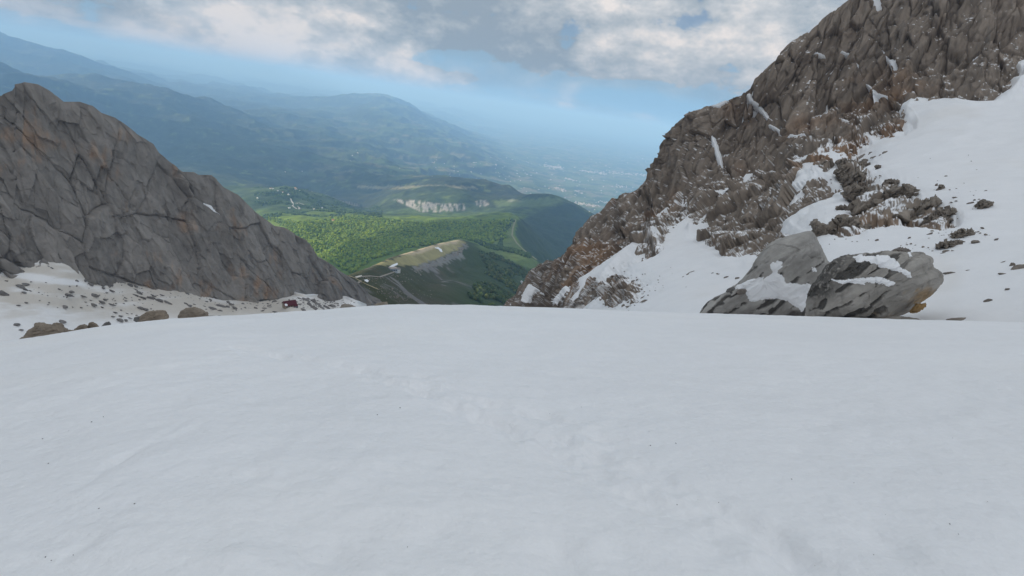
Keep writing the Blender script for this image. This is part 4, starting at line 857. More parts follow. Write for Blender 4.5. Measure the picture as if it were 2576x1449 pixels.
for i, (pl, lb) in enumerate(OUT):
    pl = z7(pl); a = np.array(pl); cx, cy = (a.max(0)+a.min(0))/2; r = float(np.hypot(*rsnow(cx, cy)[:2])); wd = np.ptp(a[:, 0])*r/IF
    def cf(PX, PY, lq, col, w, i=i):
        t = fbm(lq/np.array([30., 3.0, 20.]), 3, 60+i); return lerp3(col, col*0.6, sstep(t, 0.15, 0.45)*0.6)
    outline_rock('rock_outcrop', [((x-cx)*1.16+cx, (y-cy)*1.16+cy) for x, y in pl], r-wd*0.16, wd*0.36, M_rock_r, (0.262, 0.222, 0.184), lb, 'rock', 'outcrops on the right snowfield', wd*0.075, 170, 100, lean=-0.45, layer=R_(38), colfn=cf, seed=100+i*3, p_exp=0.5, jag=0.2, facet=1.1)
place_rock(rsnow(2226, 386), 18, 16, -20, 'brown', 'single rounded brown stone highest on the open right snowfield', None, 0.0, 'boulder')

# the great layered boulders
zb = lambda l: [(a*0.26041+1744.1, b*0.26041+563.5) for a, b in l]
def bands(PX, PY, lq, per, seed):
    """layers of the boulder: distance through the layering, broken and warped"""
    t = lq[..., 1]/per+0.85*fbm(lq/np.array([80., 34., 60.]), 3, seed)
    i = np.floor(t); f = t-i; h = _h((i+500).astype(np.int64), (0*i).astype(np.int64), (0*i).astype(np.int64), seed)/4294967295.0
    al = fbm(np.stack([lq[..., 0]/70, t*0.7, 0*t], -1), 2, seed+5)
    sw = 0.8*np.sin(t*2*math.pi)+1.9*al+0.8*fbm(lq/np.array([30., 9., 20.]), 4, seed+8)-0.1
    return sstep(sw, 0.38, 0.55), h, np.abs(sw-0.46), al
def col_left(PX, PY, lq, col, w):
    d, h, e, al = bands(PX, PY, lq, 27.0, 5)
    low = np.clip(sstep(PY+0.15*(PX-1900), 655, 690), 0, 1); d = d*(0.12+0.88*low)
    col = col*(1+0.25*al)[..., None]
    col = lerp3(col, np.array([0.072, 0.067, 0.062])*(1+0.35*fbm(lq/5, 3, 9))[..., None], d*0.9)
    col = lerp3(col, np.array([0.06, 0.056, 0.052]), (1-sstep(e, 0.0, 0.05))*0.6*low)
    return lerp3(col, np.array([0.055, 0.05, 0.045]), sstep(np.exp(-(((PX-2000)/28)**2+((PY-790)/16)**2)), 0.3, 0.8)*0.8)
def step_left(PX, PY, lq):
    d, h, e, al = bands(PX, PY, lq, 27.0, 5); low = sstep(PY+0.15*(PX-1900), 655, 690)
    return (0.15*al-0.2*d-0.05*(1-sstep(e, 0, 0.08)))*(0.04+0.96*low)
def col_right(PX, PY, lq, col, w):
    d, h, e, al = bands(PX, PY, lq, 30.0, 15)
    left = 1-sstep(PX+0.55*(PY-700)+25*fbm(lq/20, 2, 4), 2085, 2165)
    rgt = sstep(PX+0.35*(PY-700)+20*fbm(lq/25, 2, 6), 2225, 2290)
    d = np.clip(d*(1-0.9*rgt)+left*0.95*sstep(fbm(lq/9, 3, 41), -0.45, 0.0)*(1-sstep(PY, 740, 760)), 0, 1)
    col = col*(1+0.25*al)[..., None]
    col = lerp3(col, np.array([0.068, 0.064, 0.060])*(1+0.4*fbm(lq/4, 3, 43))[..., None], d*0.9)
    col = lerp3(col, np.array([0.06, 0.055, 0.05]), (1-sstep(e, 0.0, 0.05))*0.5*(1-rgt*0.6))
    och = sstep(np.exp(-(((PX-2320)/60)**2+((PY-745)/32)**2))+0.6*np.exp(-(((PX-2240)/90)**2+((PY-790)/18)**2))+0.55*fbm(lq/np.array([30., 8., 20.]), 4, 45), 0.45, 1.0)
    return lerp3(col, np.array([0.30, 0.20, 0.10])*(1+0.6*fbm(lq/6, 3, 47))[..., None], och*0.8)
def step_right(PX, PY, lq):
    d, h, e, al = bands(PX, PY, lq, 30.0, 15); rgt = sstep(PX+0.35*(PY-700), 2225, 2290)
    mid = np.exp(-(((PX-2140)/60)**2+((PY-680)/22)**2))
    return (0.15*al-0.2*d-0.05*(1-sstep(e, 0, 0.08)))*(1-0.6*rgt)+mid*0.22*ridged(lq/np.array([16., 5., 9.]), 3, 17)
BL = zb([(20, 900), (40, 868), (100, 800), (150, 750), (250, 700), (320, 690), (325, 630), (410, 600), (510, 490), (570, 420), (600, 350), (680, 250), (760, 190), (900, 130), (1060, 90), (1120, 82), (1150, 100), (1190, 170), (1240, 270), (1290, 350), (1320, 385), (1290, 480), (1210, 600), (1150, 700), (1130, 800), (1130, 990), (600, 1000), (60, 960)])
bl, bli = outline_rock('boulder', BL, 62.0, 4.2, M_boulder, (0.36, 0.34, 0.315), 'huge pale slab boulder with a snow apron, left of the pair', 'boulder', None, 0.21, 420, 260, lean=-0.35, layer=R_(36), colfn=col_left, stepfn=step_left, facet=0.32, seed=300, p_exp=0.62)
snow_on(bli, zb([(740, 400), (800, 375), (842, 380), (835, 410), (800, 460), (802, 485), (850, 515), (865, 570), (950, 578), (1160, 585), (1130, 680), (1095, 760), (1045, 840), (1010, 800), (940, 760), (890, 720), (770, 700), (680, 710), (560, 735), (540, 690), (500, 640), (430, 612), (520, 560), (640, 520), (720, 515), (770, 480), (745, 430)]), bl, 0.10)
snow_on(bli, zb([(1120, 435), (1150, 440), (1175, 465), (1140, 462)]), bl, 0.12)
BR = zb([(1085, 960), (1090, 800), (1110, 690), (1160, 580), (1210, 500), (1290, 410), (1400, 340), (1550, 290), (1620, 295), (1730, 300), (1850, 275), (1940, 272), (2060, 276), (2100, 280), (2200, 290), (2285, 330), (2312, 430), (2385, 480), (2402, 540), (2360, 600), (2310, 650), (2230, 730), (2150, 790), (2080, 840), (1970, 890), (1850, 960), (1500, 980)])
br, bri = outline_rock('boulder', BR, 52.0, 4.4, M_boulder, (0.335, 0.31, 0.28), 'huge dark striped boulder with ochre underside, right of the pair', 'boulder', None, 0.21, 460, 280, lean=-0.30, layer=R_(31), colfn=col_right, stepfn=step_right, facet=0.35, seed=330, p_exp=0.62)
snow_on(bri, zb([(1560, 350), (1640, 325), (1800, 335), (1930, 350), (1950, 400), (1960, 440), (2020, 460), (2070, 490), (2080, 520), (2040, 515), (1985, 475), (1900, 455), (1800, 415), (1700, 392), (1600, 372)]), br, 0.09)
snow_on(bri, zb([(1365, 538), (1450, 556), (1560, 540), (1700, 535), (1800, 525), (1850, 550), (1930, 572), (1880, 600), (1800, 566), (1700, 566), (1640, 580), (1560, 568), (1450, 574)]), br, 0.08)
snow_on(bri, zb([(2050, 300), (2080, 295), (2090, 320), (2060, 325)]), br, 0.10)
cap, _ = outline_rock('boulder', zb([(1915, 268), (1945, 243), (2000, 232), (2050, 236), (2085, 258), (2080, 290), (1990, 298), (1920, 290)]), 52.6, 0.9, M_boulder, (0.20, 0.175, 0.155), 'rounded capstone on top of the striped boulder', 'rock', None, 0.06, 90, 50, seed=350)
outline_rock('rock', zb([(2085, 850), (2120, 810), (2160, 775), (2250, 768), (2235, 800), (2180, 845), (2120, 862)]), 50.5, 0.7, M_boulder, (0.30, 0.19, 0.085), 'small orange rock lying under the striped boulder', 'rock', None, 0.05, 80, 44, seed=360)
outline_rock('rock', zb([(1800, 960), (1850, 905), (1950, 890), (2100, 905), (2215, 930), (2240, 965)]), 47.5, 1.0, M_boulder, (0.20, 0.18, 0.155), 'flat slab sunk in snow at the foot of the striped boulder', 'rock', None, 0.05, 90, 40, seed=370)
outline_rock('rock', zb([(2440, 960), (2480, 925), (2540, 905), (2620, 905), (2690, 940), (2640, 965)]), 46.5, 0.7, M_boulder, (0.24, 0.205, 0.165), 'low tan stone at the snow edge far right', 'rock', None, 0.04, 80, 40, seed=380) if False else None
for i, (pl, cc) in enumerate([([(1370, 640), (1450, 622), (1510, 630), (1525, 655), (1480, 680), (1400, 690)], None), ([(320, 640), (380, 612), (430, 620), (440, 660), (420, 690), (350, 700), (325, 680)], None)][1:]):
    outline_rock('rock', zb(pl), 57.5, 0.8, M_boulder, (0.16, 0.15, 0.14), 'dark knob at the left shoulder of the pale slab boulder', 'rock', None, 0.06, 70, 40, seed=390+i)
outline_rock('rock', zb([(415, 660), (450, 630), (500, 632), (522, 645), (500, 670), (440, 685)]), 56.8, 0.6, M_boulder, (0.19, 0.165, 0.145), 'small smooth stone beside the dark knob on the slab boulder', 'rock', None, 0.04, 70, 40, seed=395)

# tan boulders along the near snow edge
za = lambda l: [(a*0.18522, b*0.18522+603.7) for a, b in l]
zc = lambda l: [(a*0.21875+429.3, b*0.21875+657.4) for a, b in l]
zs = lambda l: [(a*0.16146+858.7, b*0.16146+644) for a, b in l]
TAN = [(za([(225, 1420), (255, 1365), (330, 1310), (380, 1240), (470, 1180), (490, 1135), (540, 1125), (680, 1140), (820, 1155), (860, 1195), (920, 1230), (940, 1300), (700, 1420)]), 27, 'large tan boulder lowest and leftmost along the snow edge', (0.235, 0.195, 0.155)),
       (za([(1000, 1225), (1040, 1190), (1090, 1155), (1150, 1148), (1190, 1168), (1190, 1230), (1100, 1260)]), 28, 'low tan boulder left of the rounder one at the snow edge', (0.235, 0.195, 0.155)),
       (za([(1185, 1180), (1215, 1120), (1260, 1112), (1310, 1140), (1358, 1185), (1330, 1240), (1200, 1250)]), 28, 'round tan boulder in the middle of the left snow edge', (0.225, 0.185, 0.145)),
       (za([(1360, 1185), (1440, 1115), (1480, 1105), (1508, 1140), (1480, 1200), (1380, 1210)]), 30, 'grey pointed boulder right of the round tan boulder', (0.15, 0.145, 0.14)),
       (za([(1885, 1130), (1900, 1040), (2000, 985), (2130, 955), (2240, 960), (2288, 1020), (2280, 1080), (2150, 1130), (1950, 1180)]), 29, 'long tan boulder with a flat top at the snow edge', (0.25, 0.205, 0.16)),
       (za([(1810, 1095), (1825, 1050), (1900, 1035), (1905, 1100), (1860, 1120)]), 30, 'grey block leaning on the long tan boulder', (0.16, 0.155, 0.15)),
       (zc([(85, 690), (90, 630), (110, 575), (180, 545), (280, 525), (340, 545), (420, 590), (440, 655), (420, 700)]), 30, 'broad domed tan boulder at the snow edge left of the hut', (0.25, 0.21, 0.17)),
       (zc([(1925, 560), (1970, 500), (2010, 487), (2080, 500), (2140, 530), (2130, 580), (1960, 590)]), 31, 'pale domed boulder at the snow edge right of the hut', (0.27, 0.24, 0.205)),
       (zc([(2340, 505), (2380, 480), (2440, 470), (2490, 463), (2498, 500), (2480, 530), (2380, 530)]), 32, 'small tan block on the crest of the snow slope', (0.27, 0.235, 0.19)),
       (zs([(805, 770), (850, 752), (900, 760), (925, 778), (880, 800), (820, 800)]), 33, 'small grey stone on the crest right of the tan block', (0.17, 0.16, 0.15)),
       (za([(740, 1275), (860, 1235), (1000, 1228), (1080, 1225), (1000, 1270), (820, 1300)]), 27, 'thin flat tan rock between boulders at the left snow edge', (0.22, 0.185, 0.145))]
for i, (pl, r, lb, cc) in enumerate(TAN):
    wd = np.ptp(np.array(pl)[:, 0])*r/IF
    outline_rock('boulder', pl, r, wd*0.32, M_tan, cc, lb, 'boulder', 'boulders along the near snow edge', wd*0.028, 120, 70, lean=-0.15, layer=R_(15), seed=500+i*5, p_exp=0.6, facet=0.55)
for i in range(11):
    x = 1026+i*5.4+rr.uniform(-1, 1); az = azel(x, 765)[0]; 
    place_rock(pt(x, 766.2, 33), rr.uniform(4, 8), rr.uniform(3, 5), rr.uniform(-8, 8), 'brown', 'stone in the row on the snow crest', 'row of small stones on the snow crest', 0.0)

# ------------------------------------------------------------------ things down in the valley
def land_z(x, y):
    r = np.hypot(x, y); az = np.arctan2(x, y); A, Rs, P = LAND['az'], LAND['r'], LAND['P'][..., 2]
    i = np.clip((az-A[0])/(A[1]-A[0]), 0, len(A)-1.001); i0 = i.astype(int); fi = i-i0
    j0 = np.clip(np.searchsorted(Rs, r)-1, 0, len(Rs)-2); fj = np.clip((r-Rs[j0])/(Rs[j0+1]-Rs[j0]), 0, 1)
    return (P[i0, j0]*(1-fi)+P[i0+1, j0]*fi)*(1-fj)+(P[i0, j0+1]*(1-fi)+P[i0+1, j0+1]*fi)*fj
def hit(px, py, rmin=560):
    d = pdir(px, py); az = math.atan2(d[0], d[1]); tn = d[2]/math.hypot(d[0], d[1]); A, Rs = LAND['az'], LAND['r']
    i = (az-A[0])/(A[1]-A[0]); i0 = int(i); fi = i-i0
    z = LAND['P'][i0, :, 2]*(1-fi)+LAND['P'][i0+1, :, 2]*fi
    e = z-tn*Rs; ok = (e > 0) & (Rs > rmin); j = int(np.argmax(ok))
    if not ok.any(): return None
    t = 0 if j == 0 or e[j-1] > 0 else e[j-1]/(e[j-1]-e[j]); r = Rs[j-1]+t*(Rs[j]-Rs[j-1])
    return np.array([math.sin(az)*r, math.cos(az)*r, tn*r])

def box(V, Fc, x0, x1, y0, y1, z0, z1):
    b = len(V); V += [(x, y, z) for z in (z0, z1) for (x, y) in ((x0, y0), (x1, y0), (x1, y1), (x0, y1))]
    Fc += [(b, b+3, b+2, b+1), (b+4, b+5, b+6, b+7), (b, b+1, b+5, b+4), (b+1, b+2, b+6, b+5), (b+2, b+3, b+7, b+6), (b+3, b, b+4, b+7)]
def boxes(name, l, mat, parent):
    V, Fc = [], []
    for q in l: box(V, Fc, *q)
    return link(name, mesh_pf(name, V, Fc), mat, parent=parent)
def gable_roof(name, L, Wd, z0, rise, over, th, mat, parent, x0=0, y0=0):
    hx, hy = L/2+over, Wd/2+over; k = rise/(Wd/2); ze = z0-over*k
    pr = [(-hy, ze), (0, z0+rise), (hy, ze), (hy, ze+th), (0, z0+rise+th*1.2), (-hy, ze+th)]
    V = [(x0+s*hx, y0+a, b) for s in (-1, 1) for a, b in pr]; n = 6
    Fc = [(0, 1, 4, 5), (1, 2, 3, 4), (n+0, n+5, n+4, n+1), (n+1, n+4, n+3, n+2)]+[(i, (i+1) % n+0, (i+1) % n+n, i+n) for i in range(n)]
    return link(name, mesh_pf(name, V, [f[::-1] for f in Fc]), mat, parent=parent)
M_red = mat_flat('dark_red_metal_roof', (0.075, 0.010, 0.014), 0.5, 0.15, 0.8)
M_stone = mat_flat('tan_stone_wall', (0.33, 0.27, 0.21), 0.9, 0.25, 2.5, 0.5)
M_dark = mat_flat('dark_glass', (0.03, 0.045, 0.06), 0.2, 0.05, 1.0)
M_white = mat_flat('white_plaster', (0.75, 0.73, 0.69), 0.85, 0.08, 1.0)
M_pale = mat_flat('pale_painted_metal', (0.55, 0.57, 0.60), 0.6, 0.1, 1.0)
M_tile = mat_flat('terracotta_tiles', (0.36, 0.16, 0.10), 0.85, 0.2, 1.0)
M_snowobj = mat_flat('roof_snow', (0.82, 0.83, 0.85), 0.6, 0.04, 1.0)
def empty(name, loc, rz, label, cat, group=None):
    o = link(name, None, loc=loc, label=label, cat=cat, group=group); o.rotation_euler = (0, 0, rz); return o
hp = lpos(728, 771)
hut = empty('mountain_hut', hp+np.array([0, 0, 0.4]), R_(24.8+20), 'mountain hut with dark red gabled roof on a snowy knoll', 'hut'); hut.scale = (0.82, 0.82, 0.82)
hw = []
boxes('wall', [(-5.4, 5.4, -3.9, 3.9, -2.0, 2.6)], M_stone, hut)
V, Fc = [], []
for s in (-5.4, 5.4):
    b = len(V); V += [(s, -3.9, 2.6), (s, 3.9, 2.6), (s, 0, 5.6), (s-0.25*np.sign(s), -3.9, 2.6), (s-0.25*np.sign(s), 3.9, 2.6), (s-0.25*np.sign(s), 0, 5.6)]
    Fc += [(b, b+1, b+2), (b+5, b+4, b+3)]
link('gable', mesh_pf('gable', V, Fc), M_stone, parent=hut)
hroof = gable_roof('roof', 10.8, 7.8, 2.6, 3.1, 0.7, 0.25, M_red, hut)
ch = boxes('chimney', [(-0.5, 0.3, 0.2, 0.9, 4.8, 7.0)], M_red, hroof)
pt_ = gable_roof('porch_roof', 3.4, 3.4, 1.7, 1.2, 0.3, 0.2, M_red, hut, 4.0, -4.6)
for k, x in enumerate((2.6, 4.0, 5.2)): boxes('window', [(x-0.45, x+0.45, -6.36, -6.30, -0.4, 1.3)], M_dark, hut)
for x in (1.9, 3.3, 4.65, 5.9): boxes('porch_post', [(x-0.12, x+0.12, -6.42, -6.18, -1.6, 1.6)], M_pale, hut)
boxes('porch_wall', [(2.0, 5.8, -6.27, -3.9, -1.8, 1.6)], M_stone, hut)
for x in (-3.8, -1.6, 0.6): boxes('window', [(x-0.4, x+0.4, -3.96, -3.88, 0.5, 1.5)], M_dark, hut)
V = [(-5.6, -4.45, 2.62), (-3.3, -4.45, 2.62), (-2.9, -3.4, 3.42), (-4.0, -2.5, 4.15), (-5.5, -2.6, 4.05)]
link('roof_snow', mesh_pf('roof_snow', V+[(a, b, c-0.25) for a, b, c in V], [(0, 1, 2, 3, 4), (9, 8, 7, 6, 5)]+[(i, (i+1) % 5, (i+1) % 5+5, i+5) for i in range(5)]), M_snowobj, parent=hroof)
boxes('terrace', [(-6.4, 6.6, -7.2, -6.4, -1.9, -1.0)], M_stone, hut)

def house(px, py, L, Wd, Hh, label, wall=None, roof=None, group=None, rmin=600, rz=None, name='house'):
    p = hit(px, py, rmin)
    if p is None: return None
    o = empty(name, p, rz if rz is not None else rr.uniform(0, 3), label, 'house', group)
    boxes('wall', [(-L/2, L/2, -Wd/2, Wd/2, -3, Hh)], wall or M_white, o)
    gable_roof('roof', L, Wd, Hh, Wd*0.28, 0.5, 0.4, roof or M_tile, o)
    for x in (-L*0.28, 0.0, L*0.28): boxes('window', [(x-0.7, x+0.7, -Wd/2-0.06, -Wd/2+0.02, Hh*0.45, Hh*0.8)], M_dark, o)
    return o
house(1313, 713, 11, 9, 6, 'lone white house among trees at the foot of the right crags', roof=M_pale)
ze = lambda a, b: (a*0.10417+603.7, b*0.10417+456.2)
for (x, y), L, lb, rf in [((748, 180), 22, 'white house at the left end of the hilltop village', M_tile), ((1345, 180), 26, 'large white house at the top of the hilltop village', M_tile), ((1352, 208), 24, 'pinkish house just below the large white village house', M_tile), ((1432, 232), 18, 'white house right of the large village house', M_white), ((1040, 275), 22, 'brown roofed house beside the village road', M_tile), ((1180, 335), 24, 'long pale house where the village road bends down', M_pale), ((920, 235), 18, 'pale house between the two ends of the hilltop village', M_pale), ((425, 418), 20, 'pale house alone on the left slope below the village', M_white), ((1190, 650), 18, 'small pale house below the village near the hairpin', M_white), ((800, 185), 16, 'small pale house beside the leftmost village house', M_white), ((1985, 650), 18, 'pale house at the right foot of the village hill', M_pale)]:
    X, Y = ze(x, y); house(X, Y, L, L*0.6, L*0.35, lb, roof=rf, rmin=3500, group='houses of the hilltop village')
X, Y = ze(2255, 985); house(X, Y, 15, 13, 15, 'yellowish tower shaped house at the edge of the bright woods', wall=mat_flat('ochre_plaster', (0.6, 0.47, 0.28), 0.85, 0.1, 0.3), rmin=3000, name='tower_house')

# lift station on the near ridge
sp = hit(988, 681, 640)
st = empty('lift_station', sp, R_(35), 'grey lift station building on the saddle of the near ridge', 'building')
boxes('wall', [(-7, 7, -5, 5, -4, 5)], M_pale, st); boxes('roof', [(-7.6, 7.6, -5.6, 5.6, 5, 5.6)], M_grey, st)
boxes('hall', [(7, 13, -3.5, 3.5, -4, 3.6)], M_white, st); boxes('hall_roof', [(6.9, 13.5, -4, 4, 3.6, 4.0)], M_grey, st)
for x in (-4.5, -1.5, 1.5, 4.5): boxes('window', [(x-1, x+1, -5.08, -4.96, 1.2, 3.4)], M_dark, st)

# ribbons and patches draped on the ground
def ribbon(name, pix, width, mat, lift, label, cat, kind=None, rmin=560):
    pts = []
    for k in range(len(pix)-1):
        for t in np.linspace(0, 1, 8, endpoint=False):
            a = hit(pix[k][0]*(1-t)+pix[k+1][0]*t, pix[k][1]*(1-t)+pix[k+1][1]*t, rmin)
            if a is not None: pts.append(a)
    pts = np.array(pts); d = np.gradient(pts[:, :2], axis=0); d /= np.linalg.norm(d, axis=1, keepdims=True)+1e-9
    s = np.stack([d[:, 1], -d[:, 0]], 1)*width/2
    V = []
    for q, e in zip(pts, s):
        for g in (1, -1):
            x, y = q[:2]+g*e; V.append((x, y, float(land_z(np.array([x]), np.array([y]))[0])+lift))
    Fc = [(2*i, 2*i+1, 2*i+3, 2*i+2) for i in range(len(pts)-1)]
    me = mesh_pf(name, V, Fc); return link(name, me, mat, kind=kind, label=label, cat=cat)
M_road = mat_flat('pale_gravel', (0.50, 0.47, 0.42), 0.95, 0.1, 0.02)
M_path = mat_flat('worn_path', (0.30, 0.265, 0.22), 0.95, 0.2, 0.1)
ribbon('road', [ze(*a) for a in [(1790, 690), (1785, 650), (1740, 615), (1640, 592), (1520, 562), (1430, 528), (1380, 532), (1360, 565), (1400, 612), (1437, 650), (1420, 685)]], 15, M_road, 3, 'pale road looping in a hairpin below the hilltop village', 'road', 'structure', 3500)
ribbon('road', [ze(*a) for a in [(1225, 420), (1240, 470), (1285, 545), (1270, 600), (1330, 645), (1375, 675)]], 12, M_road, 3, 'narrow road winding down from the hilltop village', 'road', 'structure', 3500)
ribbon('path', zs([(-30, 610), (40, 580), (100, 525), (150, 470), (270, 420), (310, 380)]), 2.2, M_path, 0.5, 'thin footpath climbing across the dark slope beside the hut', 'path', 'structure')
ribbon('path', zs([(120, 315), (210, 345), (290, 395), (400, 450), (600, 535)]), 3.4, mat_flat('dry_grass', (0.36, 0.30, 0.18), 0.95, 0.2, 0.1), 0.6, 'dry grassy crest line below the saddle', 'path', 'structure')
ribbon('path', zs([(220, 335), (330, 325), (450, 315), (600, 330), (700, 295), (830, 250), (780, 205)]), 2.4, M_path, 0.5, 'gravel track running along the near ridge to the lift station', 'path', 'structure')
def drape(poly, mat, lift, name, label, cat, rmin=560, n=14):
    a = np.array(poly); xs = np.linspace(a[:, 0].min()-1, a[:, 0].max()+1, n*2); ys = np.linspace(a[:, 1].min()-1, a[:, 1].max()+1, n)
    PX, PY = np.meshgrid(xs, ys, indexing='ij'); P = np.zeros(PX.shape+(3,))
    for i in range(PX.shape[0]):
        for j in range(PX.shape[1]):
            h_ = hit(PX[i, j], PY[i, j], rmin); P[i, j] = h_ if h_ is not None else 0
    P[..., 2] += lift
    me = mesh_grid(name, P, np.broadcast_to(SNOW, P.shape), mask=sdpoly(PX, PY, poly) > -0.3)
    return link(name, me, mat, label=label, cat=cat)
ribbon('crest_rim', [(1297, 553), (1290, 575), (1288, 592), (1300, 612), (1314, 626), (1335, 643), (1352, 655)], 9, mat_flat('pale_bare_crest', (0.24, 0.235, 0.13), 0.95, 0.2, 0.05), 1.5, 'pale bare crest between sunlit pasture and shaded slope', 'ridge', 'structure', 1900)
drape(zs([(738, 185), (790, 150), (870, 118), (880, 128), (810, 168), (750, 195)]), M_snow, 0.6, 'snow_patch', 'thin white snow strip above the lift station', 'snow patch')
drape(zs([(360, 380), (400, 372), (425, 395), (405, 412), (375, 395)]), M_snow, 0.6, 'snow_patch', 'small snow patch on the slope under the gravel track', 'snow patch')
drape(zs([(215, 335), (270, 318), (320, 308), (300, 325), (240, 345)]), mat_flat('bright_gravel', (0.6, 0.55, 0.47), 0.95, 0.1, 0.1), 0.7, 'gravel_patch', 'bright gravel patch on the saddle of the near ridge', 'gravel')
drape([(1095, 624), (1104, 627), (1108, 633), (1112, 634), (1110, 628), (1102, 623)], M_snow, 0.8, 'snow_patch', 'curved white patch on the table top meadow', 'snow patch', 900)
# bright blocks on the spur below the ridge crest
for k in range(26):
    t = rr.random(); X = 858.7+0.16146*(560+660*t+rr.uniform(-30, 30)); Y = 644+0.16146*(540+170*t**0.8+rr.uniform(-30, 40))
    p = hit(X, Y)
    if p is not None: place_rock(p, rr.uniform(2.5, 6), rr.uniform(2.5, 5), rr.uniform(-40, 40), 'brown', 'rock on the crag spur', 'rocks of the crag spur', 0.0)

# woodland: many small crowns
def woodland():
    V0, F0 = ico(0); F0 = np.array(F0)
    g = np.random.default_rng(9); allV, allC, allF = [], [], []; nb = 0
    def zone(n, az0, az1, r0, r1, test, rad, cols):
        nonlocal nb
        a = g.uniform(az0, az1, n*4); r = np.exp(g.uniform(math.log(r0), math.log(r1), n*4)); x, y = np.sin(a)*r, np.cos(a)*r
        z = land_z(x, y); P = np.stack([x, y, z], -1); px, py = px_of(P)
        ok = test(px, py, r, P)
        P = P[ok][:n]; m = len(P)
        if not m: return
        s = g.uniform(*rad, m); hgt = s*g.uniform(0.9, 1.4, m)
        V = V0[None]*(1+g.normal(0, 0.16, (m, 12, 1)))*np.stack([s, s, hgt], -1)[:, None]+P[:, None]+np.stack([0*s, 0*s, hgt*0.55], -1)[:, None]
        c = np.asarray(cols)[g.integers(0, len(cols), m)]*g.uniform(0.7, 1.3, (m, 1))
        allV.append(V.reshape(-1, 3)); allC.append(np.repeat(c, 12, 0)); allF.append((F0[None]+12*np.arange(m)[:, None, None]).reshape(-1, 3)+nb); nb += m*12
    cl = lambda P, s, sd: fbm(np.stack([P[:, 0]/s, P[:, 1]/s, 0*P[:, 0]], -1), 3, sd)
    G1 = [(0.16, 0.225, 0.024), (0.13, 0.20, 0.026), (0.18, 0.235, 0.026), (0.08, 0.14, 0.028)]
    G2 = [(0.05, 0.08, 0.02), (0.07, 0.095, 0.022), (0.085, 0.10, 0.026), (0.04, 0.065, 0.02)]
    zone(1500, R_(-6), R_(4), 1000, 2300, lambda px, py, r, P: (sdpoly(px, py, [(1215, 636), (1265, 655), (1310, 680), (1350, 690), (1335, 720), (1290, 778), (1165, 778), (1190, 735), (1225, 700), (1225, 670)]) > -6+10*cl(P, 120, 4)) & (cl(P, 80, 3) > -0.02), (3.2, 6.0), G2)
    forest = lambda px, py, r, P: (sdpoly(px+14*cl(P, 220, 15), py+9*cl(P, 160, 16), [(640, 540), (760, 560), (900, 540), (1040, 560), (1290, 552), (1275, 600), (1220, 615), (1160, 598), (1060, 618), (1000, 632), (945, 648), (885, 690), (800, 640), (700, 560)]) > 0) & (cl(P, 160, 5) > -0.30)
    zone(11000, R_(-28), R_(2), 1850, 4300, forest, (4.0, 7.5), G1)
    zone(1600, R_(-5), R_(4), 1900, 3600, lambda px, py, r, P: (np.minimum(dpath(px, py, [(1185, 600), (1230, 622), (1290, 632), (1330, 645)])[0], dpath(px, py, [(1290, 555), (1262, 590), (1258, 625)])[0]) < 4.5), (4.0, 7.0), [(0.045, 0.08, 0.02), (0.06, 0.10, 0.025)])
    zone(2500, R_(-28), R_(-8), 3800, 6200, lambda px, py, r, P: (cl(P, 300, 8) > 0.05) & (px < 960), (5, 9), [(0.055, 0.09, 0.028), (0.075, 0.12, 0.035)])
    V = np.concatenate(allV); Cc = np.concatenate(allC); Fc = np.concatenate(allF)
    me = bpy.data.meshes.new('woodland'); me.vertices.add(len(V)); me.vertices.foreach_set('co', V.astype(np.float32).ravel())
    me.loops.add(Fc.size); me.loops.foreach_set('vertex_index', Fc.astype(np.int32).ravel())
    me.polygons.add(len(Fc)); me.polygons.foreach_set('loop_start', np.arange(0, Fc.size, 3, dtype=np.int32)); me.polygons.foreach_set('loop_total', np.full(len(Fc), 3, np.int32))
    me.update(calc_edges=True); at = me.attributes.new('col', 'FLOAT_COLOR', 'POINT'); at.data.foreach_set('color', np.concatenate([Cc, np.ones((len(Cc), 1))], 1).astype(np.float32).ravel())
    link('woodland', me, mat_attr('tree_crowns', 0.5, 0.6, 1.0, 0.9, 0.3, 0.3), kind='stuff', label='beech woods covering the valley slopes', cat='woods')
woodland()

